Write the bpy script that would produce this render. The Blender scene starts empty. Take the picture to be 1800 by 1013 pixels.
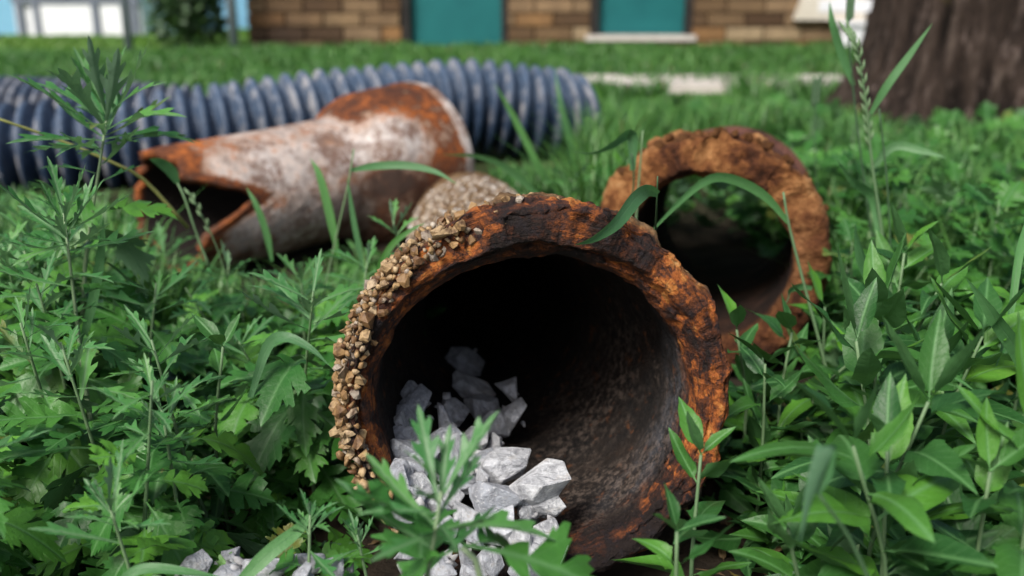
import bpy, bmesh, math, random
import numpy as np
from mathutils import Vector, Matrix, Quaternion, geometry

random.seed(7)
RNG = np.random.default_rng(7)
SC = bpy.context.scene
COL = SC.collection
R = math.radians

# ------------------------------------------------------------------ camera, sky, sun, exposure
CAM_H, FPX = 0.42, 1750.0
PITCH = math.atan((506.5 + 50) / FPX)
cd = bpy.data.cameras.new('camera')
cam = bpy.data.objects.new('camera', cd)
COL.objects.link(cam)
cam.location = (0, 0, CAM_H)
cam.rotation_euler = (math.pi / 2 - PITCH, 0, 0)
cd.sensor_width, cd.lens = 36.0, 35.0
cd.clip_start, cd.clip_end = 0.02, 2000
cd.dof.use_dof = True
cd.dof.focus_distance = 0.655
cd.dof.aperture_fstop = 5.2
SC.camera = cam

SUN_EL, SUN_AZ = R(48), R(-150)          # azimuth measured from +Y towards +X
world = bpy.data.worlds.new('World')
SC.world = world
world.use_nodes = True
wn = world.node_tree
sky = wn.nodes.new('ShaderNodeTexSky')
sky.sky_type = 'NISHITA'
sky.sun_disc = False
sky.sun_elevation = SUN_EL
sky.sun_rotation = SUN_AZ
sky.air_density, sky.dust_density, sky.ozone_density = 1.0, 4.0, 1.0
bg = wn.nodes['Background']
bg.inputs['Strength'].default_value = 0.05
wn.links.new(sky.outputs[0], bg.inputs['Color'])
sd = bpy.data.lights.new('sun', 'SUN')
sd.energy, sd.angle, sd.color = 1.5, R(18), (1.0, 0.96, 0.9)
sun = bpy.data.objects.new('sun', sd)
COL.objects.link(sun)
sdir = Vector((math.sin(SUN_AZ) * math.cos(SUN_EL), math.cos(SUN_AZ) * math.cos(SUN_EL), math.sin(SUN_EL)))
sun.rotation_euler = sdir.to_track_quat('Z', 'Y').to_euler()
SC.view_settings.view_transform = 'Standard'
SC.view_settings.look = 'None'
SC.view_settings.gamma = 1.0
SC.view_settings.exposure = 1.6
SC.view_settings.use_curve_mapping = False
SC.cycles.use_denoising = True
SC.cycles.max_bounces = 6
SC.cycles.diffuse_bounces = 2
SC.cycles.glossy_bounces = 2
SC.cycles.transmission_bounces = 3
SC.cycles.transparent_max_bounces = 4

# ------------------------------------------------------------------ helpers
FW = Vector((0, math.cos(PITCH), -math.sin(PITCH)))
UP = Vector((0, math.sin(PITCH), math.cos(PITCH)))
CAMP = Vector((0, 0, CAM_H))


def at(px, py, d):
    """world point seen at photo pixel (px, py), d metres along the view axis"""
    return CAMP + d * (FW + Vector((1, 0, 0)) * ((px - 900) / FPX) + UP * ((506.5 - py) / FPX))


def onz(px, py, z):
    v = FW + Vector((1, 0, 0)) * ((px - 900) / FPX) + UP * ((506.5 - py) / FPX)
    return CAMP + v * ((z - CAM_H) / v.z)


def proj(x, y, z):
    """photo pixel of world points (numpy arrays welcome)"""
    zz = z - CAM_H
    d = y * FW.y + zz * FW.z
    return 900 + FPX * x / d, 506.5 - FPX * (y * UP.y + zz * UP.z) / d, d


def _hash(i, j, k, seed):
    h = (i * 374761393 + j * 668265263 + k * 2147483647 + seed * 1274126177) & 0xFFFFFFFF
    h = ((h ^ (h >> 13)) * 1274126177) & 0xFFFFFFFF
    h = (h ^ (h >> 16)) & 0xFFFFFFFF
    return h.astype(np.float64) / 0xFFFFFFFF


def vnoise(p, seed=0):
    p = np.asarray(p, dtype=np.float64)
    i = np.floor(p).astype(np.int64)
    f = p - i
    f = f * f * f * (f * (f * 6 - 15) + 10)
    out = 0
    for a in (0, 1):
        wx = f[:, 0] if a else 1 - f[:, 0]
        for b in (0, 1):
            wy = f[:, 1] if b else 1 - f[:, 1]
            for c in (0, 1):
                wz = f[:, 2] if c else 1 - f[:, 2]
                out = out + wx * wy * wz * _hash(i[:, 0] + a, i[:, 1] + b, i[:, 2] + c, seed)
    return out * 2 - 1


def fbm(p, octaves=4, seed=0, ridged=False):
    p = np.asarray(p, dtype=np.float64)
    s, amp, tot = 0, 1.0, 0
    for o in range(octaves):
        n = vnoise(p * (2.03 ** o) + 17.3 * o, seed + o)
        if ridged:
            n = 1 - 2 * np.abs(n)
        s = s + amp * n
        tot += amp
        amp *= 0.5
    return s / tot


def sstep(a, b, x):
    t = np.clip((x - a) / (b - a), 0, 1)
    return t * t * (3 - 2 * t)


def link(o, parent=None):
    COL.objects.link(o)
    if parent is not None:
        o.parent = parent
    return o


def mesh_from(name, verts, faces, mat, smooth=True, attrs=None, uvs=None):
    m = bpy.data.meshes.new(name)
    m.from_pydata([tuple(v) for v in verts], [], [tuple(int(i) for i in f) for f in faces])
    if smooth:
        m.polygons.foreach_set('use_smooth', [True] * len(m.polygons))
    for k, a in (attrs or {}).items():
        at_ = m.attributes.new(k, 'FLOAT', 'POINT')
        at_.data.foreach_set('value', np.asarray(a, dtype=np.float32))
    if uvs is not None:
        uvl = m.uv_layers.new(name='UVMap')
        li = np.empty(len(m.loops), dtype=np.int32)
        m.loops.foreach_get('vertex_index', li)
        uvl.data.foreach_set('uv', np.asarray(uvs, dtype=np.float32)[li].ravel())
    if mat is not None:
        m.materials.append(mat)
    m.update()
    return m


def tri_mesh(name, V, T, mat, attrs=None, uvs=None, smooth=True):
    """fast path for large triangle soups"""
    m = bpy.data.meshes.new(name)
    V = np.asarray(V, dtype=np.float32)
    T = np.asarray(T, dtype=np.int32)
    m.vertices.add(len(V))
    m.vertices.foreach_set('co', V.ravel())
    m.loops.add(T.size)
    m.loops.foreach_set('vertex_index', T.ravel())
    m.polygons.add(len(T))
    m.polygons.foreach_set('loop_start', np.arange(0, T.size, 3, dtype=np.int32))
    m.polygons.foreach_set('loop_total', np.full(len(T), 3, dtype=np.int32))
    if smooth:
        m.polygons.foreach_set('use_smooth', np.ones(len(T), dtype=bool))
    for k, a in (attrs or {}).items():
        at_ = m.attributes.new(k, 'FLOAT', 'POINT')
        at_.data.foreach_set('value', np.asarray(a, dtype=np.float32))
    if uvs is not None:
        uvl = m.uv_layers.new(name='UVMap')
        uvl.data.foreach_set('uv', np.asarray(uvs, dtype=np.float32)[T.ravel()].ravel())
    m.materials.append(mat)
    m.update(calc_edges=True)
    m.validate()
    return m


def obj(name, mesh, parent=None, loc=None, rot=None, scale=None):
    o = bpy.data.objects.new(name, mesh)
    link(o, parent)
    if loc is not None:
        o.location = loc
    if rot is not None:
        if isinstance(rot, Quaternion):
            o.rotation_euler = rot.to_euler()
        else:
            o.rotation_euler = rot
    if scale is not None:
        o.scale = scale if hasattr(scale, '__len__') else (scale,) * 3
    return o


def tag(o, label=None, cat=None, group=None, kind=None):
    if label:
        o['label'] = label
    if cat:
        o['category'] = cat
    if group:
        o['group'] = group
    if kind:
        o['kind'] = kind
    return o


def thing(name, label, cat, loc=(0, 0, 0), rot=None, group=None):
    o = bpy.data.objects.new(name, None)
    o.empty_display_size = 0.05
    link(o)
    o.location = loc
    if rot is not None:
        o.rotation_euler = rot
    return tag(o, label, cat, group)


def catmull(pts, n):
    pts = [Vector(p) for p in pts]
    if len(pts) == 2:
        return [pts[0].lerp(pts[1], i / (n - 1)) for i in range(n)]
    P = [pts[0] * 2 - pts[1]] + pts + [pts[-1] * 2 - pts[-2]]
    out = []
    for i in range(n):
        t = i / (n - 1) * (len(pts) - 1)
        k = min(int(t), len(pts) - 2)
        u = t - k
        a, b, c, d = P[k], P[k + 1], P[k + 2], P[k + 3]
        out.append(0.5 * ((2 * b) + (c - a) * u + (2 * a - 5 * b + 4 * c - d) * u * u + (3 * b - a - 3 * c + d) * u ** 3))
    return out


def tube(pts, radii, nseg=6):
    """verts, faces of a tapering tube"""
    V, F = [], []
    n = len(pts)
    up = Vector((0.3, 0.2, 0.9)).normalized()
    for i, p in enumerate(pts):
        t = (pts[min(i + 1, n - 1)] - pts[max(i - 1, 0)]).normalized()
        s = t.cross(up)
        if s.length < 1e-4:
            s = t.cross(Vector((1, 0, 0)))
        s.normalize()
        b = s.cross(t)
        r = radii[i] if hasattr(radii, '__len__') else radii
        for k in range(nseg):
            a = 2 * math.pi * k / nseg
            V.append(p + s * (r * math.cos(a)) + b * (r * math.sin(a)))
    for i in range(n - 1):
        for k in range(nseg):
            a, b2 = i * nseg + k, i * nseg + (k + 1) % nseg
            F.append((a, b2, b2 + nseg, a + nseg))
    F.append(tuple(range(nseg))[::-1])
    F.append(tuple((n - 1) * nseg + k for k in range(nseg)))
    return V, F


def join(*vf):
    V, F = [], []
    for v, f in vf:
        o = len(V)
        V += list(v)
        F += [tuple(i + o for i in q) for q in f]
    return V, F


def box(x0, x1, y0, y1, z0, z1):
    V = [Vector((x, y, z)) for x in (x0, x1) for y in (y0, y1) for z in (z0, z1)]
    F = [(0, 1, 3, 2), (4, 6, 7, 5), (0, 4, 5, 1), (2, 3, 7, 6), (0, 2, 6, 4), (1, 5, 7, 3)]
    return V, F


# ------------------------------------------------------------------ materials
class NT:
    def __init__(self, name):
        self.m = bpy.data.materials.new(name)
        self.m.use_nodes = True
        self.t = self.m.node_tree
        self.b = self.t.nodes['Principled BSDF']
        self.out = self.t.nodes['Material Output']

    def n(self, typ, ins=None, **props):
        nd = self.t.nodes.new('ShaderNode' + typ)
        for k, v in props.items():
            setattr(nd, k, v)
        for k, v in (ins or {}).items():
            self.set(nd.inputs[k], v)
        return nd

    def set(self, sock, v):
        if isinstance(v, bpy.types.NodeSocket):
            self.t.links.new(v, sock)
        elif isinstance(v, bpy.types.Node):
            self.t.links.new(v.outputs[0], sock)
        elif isinstance(v, tuple) and len(v) == 3 and sock.type == 'RGBA':
            sock.default_value = (*v, 1)
        else:
            sock.default_value = v

    def noise(self, scale, detail=5, rough=0.6, vec=None, dist=0.0):
        ins = {'Scale': scale, 'Detail': detail, 'Roughness': rough, 'Distortion': dist}
        if vec is not None:
            ins['Vector'] = vec
        return self.n('TexNoise', ins).outputs['Fac']

    def ramp(self, fac, stops, interp='LINEAR'):
        nd = self.n('ValToRGB', {'Fac': fac})
        cr = nd.color_ramp
        cr.interpolation = interp
        while len(cr.elements) < len(stops):
            cr.elements.new(0.5)
        for e, (p, c) in zip(cr.elements, stops):
            e.position = p
            e.color = (*c, 1) if hasattr(c, '__len__') else (c, c, c, 1)
        return nd.outputs['Color']

    def mix(self, fac, a, b, blend='MIX'):
        nd = self.n('Mix', data_type='RGBA', blend_type=blend)
        self.set(nd.inputs[0], fac)
        self.set(nd.inputs[6], a)
        self.set(nd.inputs[7], b)
        return nd.outputs[2]

    def math(self, op, a, b=0.0, c=None, clamp=False):
        nd = self.n('Math', operation=op, use_clamp=clamp)
        self.set(nd.inputs[0], a)
        self.set(nd.inputs[1], b)
        if c is not None:
            self.set(nd.inputs[2], c)
        return nd.outputs[0]

    def attr(self, name):
        return self.n('Attribute', attribute_name=name).outputs['Fac']

    def coord(self, which='Object'):
        return self.n('TexCoord').outputs[which]

    def rnd(self):
        return self.n('ObjectInfo').outputs['Random']

    def bump(self, h, strength=0.5, dist=0.01, prev=None):
        nd = self.n('Bump', {'Height': h, 'Strength': strength, 'Distance': dist})
        if prev is not None:
            self.set(nd.inputs['Normal'], prev)
        return nd.outputs[0]

    def done(self, color, rough=0.8, normal=None, spec=0.4):
        self.set(self.b.inputs['Base Color'], color)
        self.set(self.b.inputs['Roughness'], rough)
        self.set(self.b.inputs['Specular IOR Level'], spec)
        if normal is not None:
            self.set(self.b.inputs['Normal'], normal)
        return self.m


def leaf_material(name, lo, hi, young, back, vein, rough=0.36, trans=0.3, spots=True):
    t = NT(name)
    uv = t.n('SeparateXYZ', {0: t.coord('UV')})
    u, v = uv.outputs[0], uv.outputs[1]
    rn = t.math('FRACT', t.math('ADD', t.rnd(), t.attr('rnd')))
    yg = t.math('POWER', rn, 3.0)
    pos = t.n('NewGeometry').outputs['Position']
    n1 = t.noise(60, 3, 0.6, pos)
    col = t.mix(t.math('ADD', t.math('MULTIPLY', rn, 0.7), t.math('MULTIPLY', n1, 0.3)), lo, hi)
    col = t.mix(t.math('MULTIPLY', yg, 0.75), col, young)
    # lateral veins and midrib
    av = t.math('ABSOLUTE', t.math('SUBTRACT', v, 0.5))
    mid = t.ramp(av, [(0.0, 1.0), (0.03, 0.0)])
    lat = t.math('FRACT', t.math('MULTIPLY', t.math('SUBTRACT', u, t.math('MULTIPLY', av, 1.1)), 9.0))
    lat = t.ramp(t.math('ABSOLUTE', t.math('SUBTRACT', lat, 0.5)), [(0.0, 1.0), (0.07, 0.0)])
    vfac = t.math('MAXIMUM', t.math('MULTIPLY', mid, 0.8), t.math('MULTIPLY', lat, 0.28))
    col = t.mix(vfac, col, vein)
    if spots:
        s = t.ramp(t.noise(55, 4, 0.7, pos), [(0.0, 0.0), (0.70, 0.0), (0.76, 1.0)])
        col = t.mix(t.math('MULTIPLY', s, 0.7), col, (0.16, 0.12, 0.05))
    old = t.ramp(t.math('FRACT', t.math('MULTIPLY', rn, 7.31)), [(0.978, 0.0), (0.992, 0.8)])
    col = t.mix(t.math('MULTIPLY', old, t.ramp(n1, [(0.4, 0.2), (0.6, 1.0)])), col, (0.24, 0.20, 0.04))
    bf = t.n('NewGeometry').outputs['Backfacing']
    col = t.mix(bf, col, back)
    hgt = t.math('ADD', t.math('MULTIPLY', vfac, -0.6), t.math('MULTIPLY', t.noise(260, 3, 0.6, pos), 0.8))
    nrm = t.bump(hgt, 0.35, 0.002)
    t.done(col, t.math('ADD', rough, t.math('MULTIPLY', n1, 0.15)), nrm, 0.42)
    tr = t.n('BsdfTranslucent', {'Color': t.mix(0.5, col, young), 'Normal': nrm})
    mx = t.n('MixShader', {0: trans, 1: t.b.outputs[0], 2: tr.outputs[0]})
    t.t.links.new(mx.outputs[0], t.out.inputs[0])
    return t.m


M = {}
M['mugwort'] = leaf_material('mugwort_leaf', (0.019, 0.092, 0.016), (0.056, 0.195, 0.032), (0.11, 0.29, 0.028), (0.10, 0.20, 0.11), (0.10, 0.23, 0.08), trans=0.15)
M['mugwort_lit_tip'] = leaf_material('mugwort_young_lit_leaf', (0.040, 0.16, 0.042), (0.075, 0.24, 0.070), (0.12, 0.31, 0.06), (0.14, 0.24, 0.15), (0.16, 0.28, 0.14), trans=0.32, spots=False)  # young leaf green, lightened further for the light the tips catch
M['goosefoot'] = leaf_material('goosefoot_leaf', (0.013, 0.060, 0.014), (0.034, 0.130, 0.024), (0.11, 0.31, 0.022), (0.07, 0.18, 0.06), (0.10, 0.24, 0.08), rough=0.42, trans=0.15, spots=False)
M['herb'] = leaf_material('herb_leaf', (0.024, 0.11, 0.020), (0.05, 0.18, 0.034), (0.10, 0.28, 0.035), (0.11, 0.21, 0.10), (0.11, 0.24, 0.10))
M['blade'] = leaf_material('grass_blade', (0.05, 0.15, 0.055), (0.09, 0.23, 0.085), (0.10, 0.27, 0.06), (0.08, 0.18, 0.09), (0.10, 0.22, 0.10), rough=0.4, spots=False)
M['litter'] = leaf_material('dry_litter', (0.05, 0.03, 0.016), (0.16, 0.10, 0.05), (0.26, 0.19, 0.09), (0.12, 0.08, 0.04), (0.2, 0.14, 0.08), trans=0.1, spots=False)
M['crown'] = leaf_material('tree_leaf', (0.03, 0.08, 0.02), (0.05, 0.12, 0.03), (0.07, 0.16, 0.03), (0.08, 0.14, 0.07), (0.07, 0.14, 0.06))


def stem_material(name, a, b):
    t = NT(name)
    n = t.noise(90, 4, 0.6, t.n('NewGeometry').outputs['Position'])
    return t.done(t.mix(t.math('ADD', t.math('MULTIPLY', n, 0.6), t.math('MULTIPLY', t.rnd(), 0.4)), a, b), 0.55, t.bump(n, 0.3, 0.001))


M['stem'] = stem_material('weed_stem', (0.07, 0.14, 0.06), (0.17, 0.26, 0.13))
M['pale_stem'] = stem_material('pale_stem', (0.12, 0.20, 0.10), (0.24, 0.32, 0.18))
M['dark_stem'] = stem_material('dark_stem', (0.025, 0.06, 0.025), (0.05, 0.11, 0.045))
M['straw'] = stem_material('straw_stem', (0.20, 0.22, 0.06), (0.30, 0.30, 0.10))
M['dry'] = stem_material('dry_tip', (0.28, 0.15, 0.06), (0.42, 0.30, 0.16))


def grass_material(name, stops):
    t = NT(name)
    col = t.ramp(t.attr('rnd'), stops)
    bf = t.n('NewGeometry').outputs['Backfacing']
    col2 = t.mix(t.math('MULTIPLY', bf, 0.25), col, (0.09, 0.18, 0.08))
    t.done(col2, 0.45, None, 0.4)
    tr = t.n('BsdfTranslucent', {'Color': col})
    mx = t.n('MixShader', {0: 0.3, 1: t.b.outputs[0], 2: tr.outputs[0]})
    t.t.links.new(mx.outputs[0], t.out.inputs[0])
    return t.m


M['grass'] = grass_material('meadow_grass', [(0.0, (0.030, 0.105, 0.020)), (0.4, (0.055, 0.175, 0.028)), (0.8, (0.095, 0.25, 0.038)), (0.97, (0.14, 0.30, 0.07)), (1.0, (0.26, 0.22, 0.11))])
M['lawn'] = grass_material('lawn_grass', [(0.0, (0.065, 0.17, 0.018)), (0.5, (0.12, 0.27, 0.022)), (0.9, (0.19, 0.35, 0.035)), (1.0, (0.2, 0.26, 0.1))])


def rust_ramp(t, f, shift=0.0):
    return t.ramp(f, [(0.30 + shift, (0.012, 0.007, 0.006)), (0.42 + shift, (0.045, 0.016, 0.009)), (0.50 + shift, (0.13, 0.040, 0.013)),
                      (0.58 + shift, (0.32, 0.090, 0.018)), (0.68 + shift, (0.46, 0.18, 0.042)), (0.80 + shift, (0.56, 0.31, 0.12))])


def make_pipe_rust():
    """near pipe: orange flaking rim, charcoal inside with lime mottle, earthy outside"""
    t = NT('rusty_cast_iron')
    P = t.coord()
    inner = t.attr('inner')
    outer = t.attr('outer')
    n1 = t.noise(22, 8, 0.72, P, 0.4)
    n2 = t.noise(110, 6, 0.7, P)
    n3 = t.noise(420, 3, 0.6, P)
    sx = t.n('SeparateXYZ', {0: P})
    ang = t.math('ARCTAN2', sx.outputs[0], sx.outputs[1])
    rad = t.math('SQRT', t.math('ADD', t.math('MULTIPLY', sx.outputs[0], sx.outputs[0]), t.math('MULTIPLY', sx.outputs[1], sx.outputs[1])))
    cv = t.n('CombineXYZ', {0: t.math('MULTIPLY', ang, 0.013), 1: rad, 2: sx.outputs[2]})
    streak = t.noise(230, 6, 0.7, cv.outputs[0], 0.6)
    dv = t.n('VectorMath', {0: P, 1: t.n('VectorMath', {0: t.n('TexNoise', {'Vector': P, 'Scale': 60.0, 'Detail': 3.0}).outputs['Color'], 1: (0.012, 0.012, 0.012)}, operation='MULTIPLY').outputs[0]}, operation='ADD')
    vor = t.n('TexVoronoi', {'Vector': dv.outputs[0], 'Scale': 95.0})
    plate = t.n('SeparateColor', {0: vor.outputs['Color']}).outputs[0]
    f = t.math('ADD', t.math('MULTIPLY', n1, 0.36), t.math('MULTIPLY', n2, 0.28))
    f = t.math('ADD', f, t.math('ADD', t.math('MULTIPLY', streak, 0.26), t.math('MULTIPLY', plate, 0.10)))
    f = t.math('ADD', f, t.math('MULTIPLY', t.math('SUBTRACT', t.attr('disp'), 0.5), 0.22))
    f = t.math('ADD', t.math('MULTIPLY', t.math('SUBTRACT', f, 0.5), 1.7), 0.5)
    rim = rust_ramp(t, f, 0.085)
    pit = t.ramp(t.noise(150, 5, 0.75, P), [(0.39, 1.0), (0.48, 0.0)])
    rim = t.mix(t.math('MULTIPLY', pit, 0.75), rim, (0.012, 0.009, 0.012))
    grit = t.ramp(n3, [(0.70, 0.0), (0.78, 1.0)])
    rim = t.mix(t.math('MULTIPLY', grit, 0.45), rim, (0.45, 0.30, 0.17))
    # inside
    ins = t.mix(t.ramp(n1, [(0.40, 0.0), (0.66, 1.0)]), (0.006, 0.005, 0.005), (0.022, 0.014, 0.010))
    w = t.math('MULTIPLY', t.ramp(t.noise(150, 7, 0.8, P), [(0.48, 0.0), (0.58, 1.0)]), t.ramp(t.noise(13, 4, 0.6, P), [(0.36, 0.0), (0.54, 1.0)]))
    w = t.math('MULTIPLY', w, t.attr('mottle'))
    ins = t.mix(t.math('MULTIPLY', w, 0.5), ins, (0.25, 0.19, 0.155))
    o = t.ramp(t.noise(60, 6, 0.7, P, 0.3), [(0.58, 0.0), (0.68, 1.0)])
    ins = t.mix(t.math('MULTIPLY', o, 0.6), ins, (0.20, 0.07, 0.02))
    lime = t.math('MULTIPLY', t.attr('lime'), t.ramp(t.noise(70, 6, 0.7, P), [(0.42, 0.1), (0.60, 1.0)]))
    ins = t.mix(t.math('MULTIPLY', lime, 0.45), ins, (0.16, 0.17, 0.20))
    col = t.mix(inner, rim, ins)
    earth = t.ramp(t.math('ADD', t.math('MULTIPLY', n1, 0.5), t.math('MULTIPLY', n2, 0.5)), [(0.34, (0.03, 0.015, 0.008)), (0.46, (0.13, 0.07, 0.03)), (0.60, (0.30, 0.20, 0.10))])
    col = t.mix(outer, col, earth)
    h = t.math('ADD', t.math('MULTIPLY', n2, 1.0), t.math('MULTIPLY', n3, 0.6))
    h = t.math('ADD', h, t.math('ADD', t.math('MULTIPLY', streak, 0.8), t.math('MULTIPLY', plate, 0.5)))
    return t.done(col, t.ramp(n2, [(0.3, 0.62), (0.7, 0.92)]), t.bump(h, 1.0, 0.004), 0.3)


def make_collar_rust():
    t = NT('ochre_rust')
    P = t.coord()
    n1 = t.noise(18, 8, 0.7, P, 0.3)
    n2 = t.noise(90, 6, 0.7, P)
    n3 = t.noise(320, 3, 0.6, P)
    f = t.math('ADD', t.math('MULTIPLY', n1, 0.6), t.math('MULTIPLY', n2, 0.4))
    f = t.math('ADD', f, t.math('MULTIPLY', t.math('SUBTRACT', t.attr('disp'), 0.5), 0.25))
    col = t.ramp(f, [(0.32, (0.018, 0.010, 0.007)), (0.43, (0.08, 0.028, 0.012)), (0.51, (0.22, 0.085, 0.028)), (0.59, (0.40, 0.19, 0.07)), (0.70, (0.52, 0.32, 0.15))])
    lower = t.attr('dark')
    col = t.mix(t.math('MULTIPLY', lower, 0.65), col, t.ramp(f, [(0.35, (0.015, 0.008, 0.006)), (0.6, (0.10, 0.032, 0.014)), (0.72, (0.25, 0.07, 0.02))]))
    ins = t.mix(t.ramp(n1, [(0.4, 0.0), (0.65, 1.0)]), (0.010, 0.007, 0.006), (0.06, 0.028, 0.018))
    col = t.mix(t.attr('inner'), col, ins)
    col = t.mix(t.attr('outer'), col, t.mix(t.ramp(f, [(0.40, 0.0), (0.6, 1.0)]), (0.045, 0.018, 0.014), (0.17, 0.075, 0.055)))
    h = t.math('ADD', n2, t.math('MULTIPLY', n3, 0.6))
    return t.done(col, 0.88, t.bump(h, 1.0, 0.010), 0.2)


def make_tee_paint():
    """worn pale coating over rust"""
    t = NT('worn_pale_coating')
    P = t.coord()
    n1 = t.noise(9, 7, 0.65, P, 0.35)
    n2 = t.noise(45, 7, 0.72, P)
    n3 = t.noise(200, 4, 0.6, P)
    white = t.mix(t.ramp(n2, [(0.36, 0.0), (0.60, 1.0)]), (0.22, 0.165, 0.135), (0.56, 0.515, 0.49))
    mott = t.ramp(t.math('ADD', t.math('MULTIPLY', t.noise(26, 7, 0.75, P, 0.4), 0.7), t.math('MULTIPLY', n3, 0.3)), [(0.485, 0.0), (0.56, 1.0)])
    white = t.mix(t.math('MULTIPLY', mott, 0.85), white, (0.13, 0.065, 0.042))
    rust = rust_ramp(t, t.math('ADD', t.math('MULTIPLY', n1, 0.4), t.math('MULTIPLY', n2, 0.6)), 0.02)
    amt = t.math('ADD', t.math('ADD', t.math('MULTIPLY', n1, 0.4), t.math('MULTIPLY', n2, 0.6)), t.math('MULTIPLY', t.math('SUBTRACT', t.attr('rust'), 0.5), 0.36))
    halo = t.ramp(amt, [(0.44, 0.0), (0.56, 1.0)])
    col = t.mix(t.math('MULTIPLY', halo, 0.5), white, (0.40, 0.20, 0.085))
    full = t.ramp(amt, [(0.51, 0.0), (0.60, 1.0)])
    col = t.mix(full, col, rust)
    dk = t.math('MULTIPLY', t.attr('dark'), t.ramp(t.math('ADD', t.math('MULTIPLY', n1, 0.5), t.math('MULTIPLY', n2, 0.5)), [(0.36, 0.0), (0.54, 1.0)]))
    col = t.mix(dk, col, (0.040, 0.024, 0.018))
    sp = t.ramp(t.noise(75, 5, 0.7, P), [(0.64, 0.0), (0.70, 1.0)])
    col = t.mix(t.math('MULTIPLY', sp, 0.7), col, (0.09, 0.04, 0.025))
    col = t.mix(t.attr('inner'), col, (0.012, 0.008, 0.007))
    return t.done(col, t.mix(full, (0.62, 0.62, 0.62), (0.9, 0.9, 0.9)), t.bump(t.math('ADD', n2, t.math('MULTIPLY', n3, 0.4)), 0.5, 0.005), 0.3)


def make_pebble(name='cemented_pebble', pale=0.0):
    t = NT(name)
    P = t.n('NewGeometry').outputs['Position']
    n = t.noise(160, 5, 0.65, P)
    r = t.math('FRACT', t.math('ADD', t.rnd(), t.attr('rnd')))
    col = t.ramp(r, [(0.0, (0.10, 0.045, 0.016)), (0.22, (0.24, 0.14, 0.055)), (0.5, (0.36, 0.235, 0.11)), (0.78, (0.42, 0.31, 0.18)), (0.95, (0.28, 0.235, 0.19)), (1.0, (0.42, 0.37, 0.30))])
    col = t.mix(pale, col, t.ramp(r, [(0.0, (0.24, 0.17, 0.11)), (0.5, (0.40, 0.34, 0.27)), (0.9, (0.52, 0.48, 0.43)), (1.0, (0.66, 0.64, 0.61))]))
    col = t.mix(t.ramp(n, [(0.36, 0.85), (0.56, 0.0)]), col, (0.06, 0.027, 0.012))
    return t.done(col, 0.6, t.bump(n, 0.5, 0.003), 0.45)


def make_stone():
    t = NT('crushed_limestone')
    P = t.coord()
    n1 = t.noise(1.6, 7, 0.68, P, 0.5)
    n2 = t.noise(7, 6, 0.7, P)
    r = t.rnd()
    base = t.ramp(r, [(0.0, (0.44, 0.47, 0.53)), (0.5, (0.60, 0.625, 0.68)), (1.0, (0.75, 0.765, 0.79))])
    col = t.mix(t.ramp(n1, [(0.38, 0.85), (0.56, 0.0)]), base, (0.28, 0.29, 0.32))
    col = t.mix(t.ramp(n2, [(0.53, 0.0), (0.66, 0.7)]), col, (0.80, 0.81, 0.83))
    col = t.mix(t.ramp(t.noise(1.1, 4, 0.6, P), [(0.60, 0.0), (0.72, 0.6)]), col, (0.36, 0.29, 0.21))
    return t.done(col, 0.82, t.bump(t.math('ADD', n1, t.math('MULTIPLY', n2, 0.7)), 0.9, 0.006), 0.3)


def make_corrugated():
    t = NT('dusty_blue_grey_plastic')
    P = t.n('NewGeometry').outputs['Position']
    n1 = t.noise(24, 6, 0.7, P)
    n2 = t.noise(120, 5, 0.7, P)
    col = t.mix(t.ramp(n2, [(0.35, 0.0), (0.65, 1.0)]), (0.007, 0.016, 0.040), (0.020, 0.044, 0.088))
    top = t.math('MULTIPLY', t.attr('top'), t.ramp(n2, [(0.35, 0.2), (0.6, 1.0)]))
    col = t.mix(t.math('MULTIPLY', top, 0.55), col, (0.12, 0.175, 0.26))  # painted highlight: pale blue mixed into the upper side
    d = t.math('MULTIPLY', t.attr('dirt'), t.ramp(n1, [(0.44, 0.0), (0.56, 1.0)]))
    d = t.math('MULTIPLY', d, t.ramp(n2, [(0.30, 0.3), (0.55, 1.0)]))
    col = t.mix(t.math('MULTIPLY', d, 0.85), col, (0.42, 0.40, 0.39))
    sp = t.ramp(t.noise(60, 3, 0.5, P), [(0.70, 0.0), (0.74, 0.8)])
    col = t.mix(sp, col, (0.42, 0.42, 0.45))
    return t.done(col, 0.55, t.bump(n2, 0.3, 0.004), 0.4)


def make_soil():
    t = NT('dark_soil')
    P = t.n('NewGeometry').outputs['Position']
    n = t.noise(30, 8, 0.7, P)
    y = t.n('SeparateXYZ', {0: P}).outputs[1]
    far = t.ramp(t.math('MULTIPLY', y, 0.1), [(0.16, 0.0), (0.42, 1.0)])
    col = t.ramp(n, [(0.3, (0.010, 0.008, 0.006)), (0.6, (0.035, 0.026, 0.018)), (0.75, (0.06, 0.045, 0.03))])
    gr = t.ramp(t.noise(8, 8, 0.8, P), [(0.35, (0.03, 0.08, 0.014)), (0.65, (0.085, 0.19, 0.03))])
    col = t.mix(far, col, gr)
    return t.done(col, 0.95, t.bump(n, 0.6, 0.02), 0.15)


def make_simple(name, a, b, scale=20, rough=0.8, bump=0.2, per_object=0.0, spec=0.3):
    t = NT(name)
    P = t.n('NewGeometry').outputs['Position']
    n = t.noise(scale, 6, 0.65, P)
    f = n if not per_object else t.math('ADD', t.math('MULTIPLY', n, 1 - per_object), t.math('MULTIPLY', t.rnd(), per_object))
    return t.done(t.mix(t.ramp(f, [(0.3, 0.0), (0.7, 1.0)]), a, b), rough, t.bump(n, bump, 0.01), spec)


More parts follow.
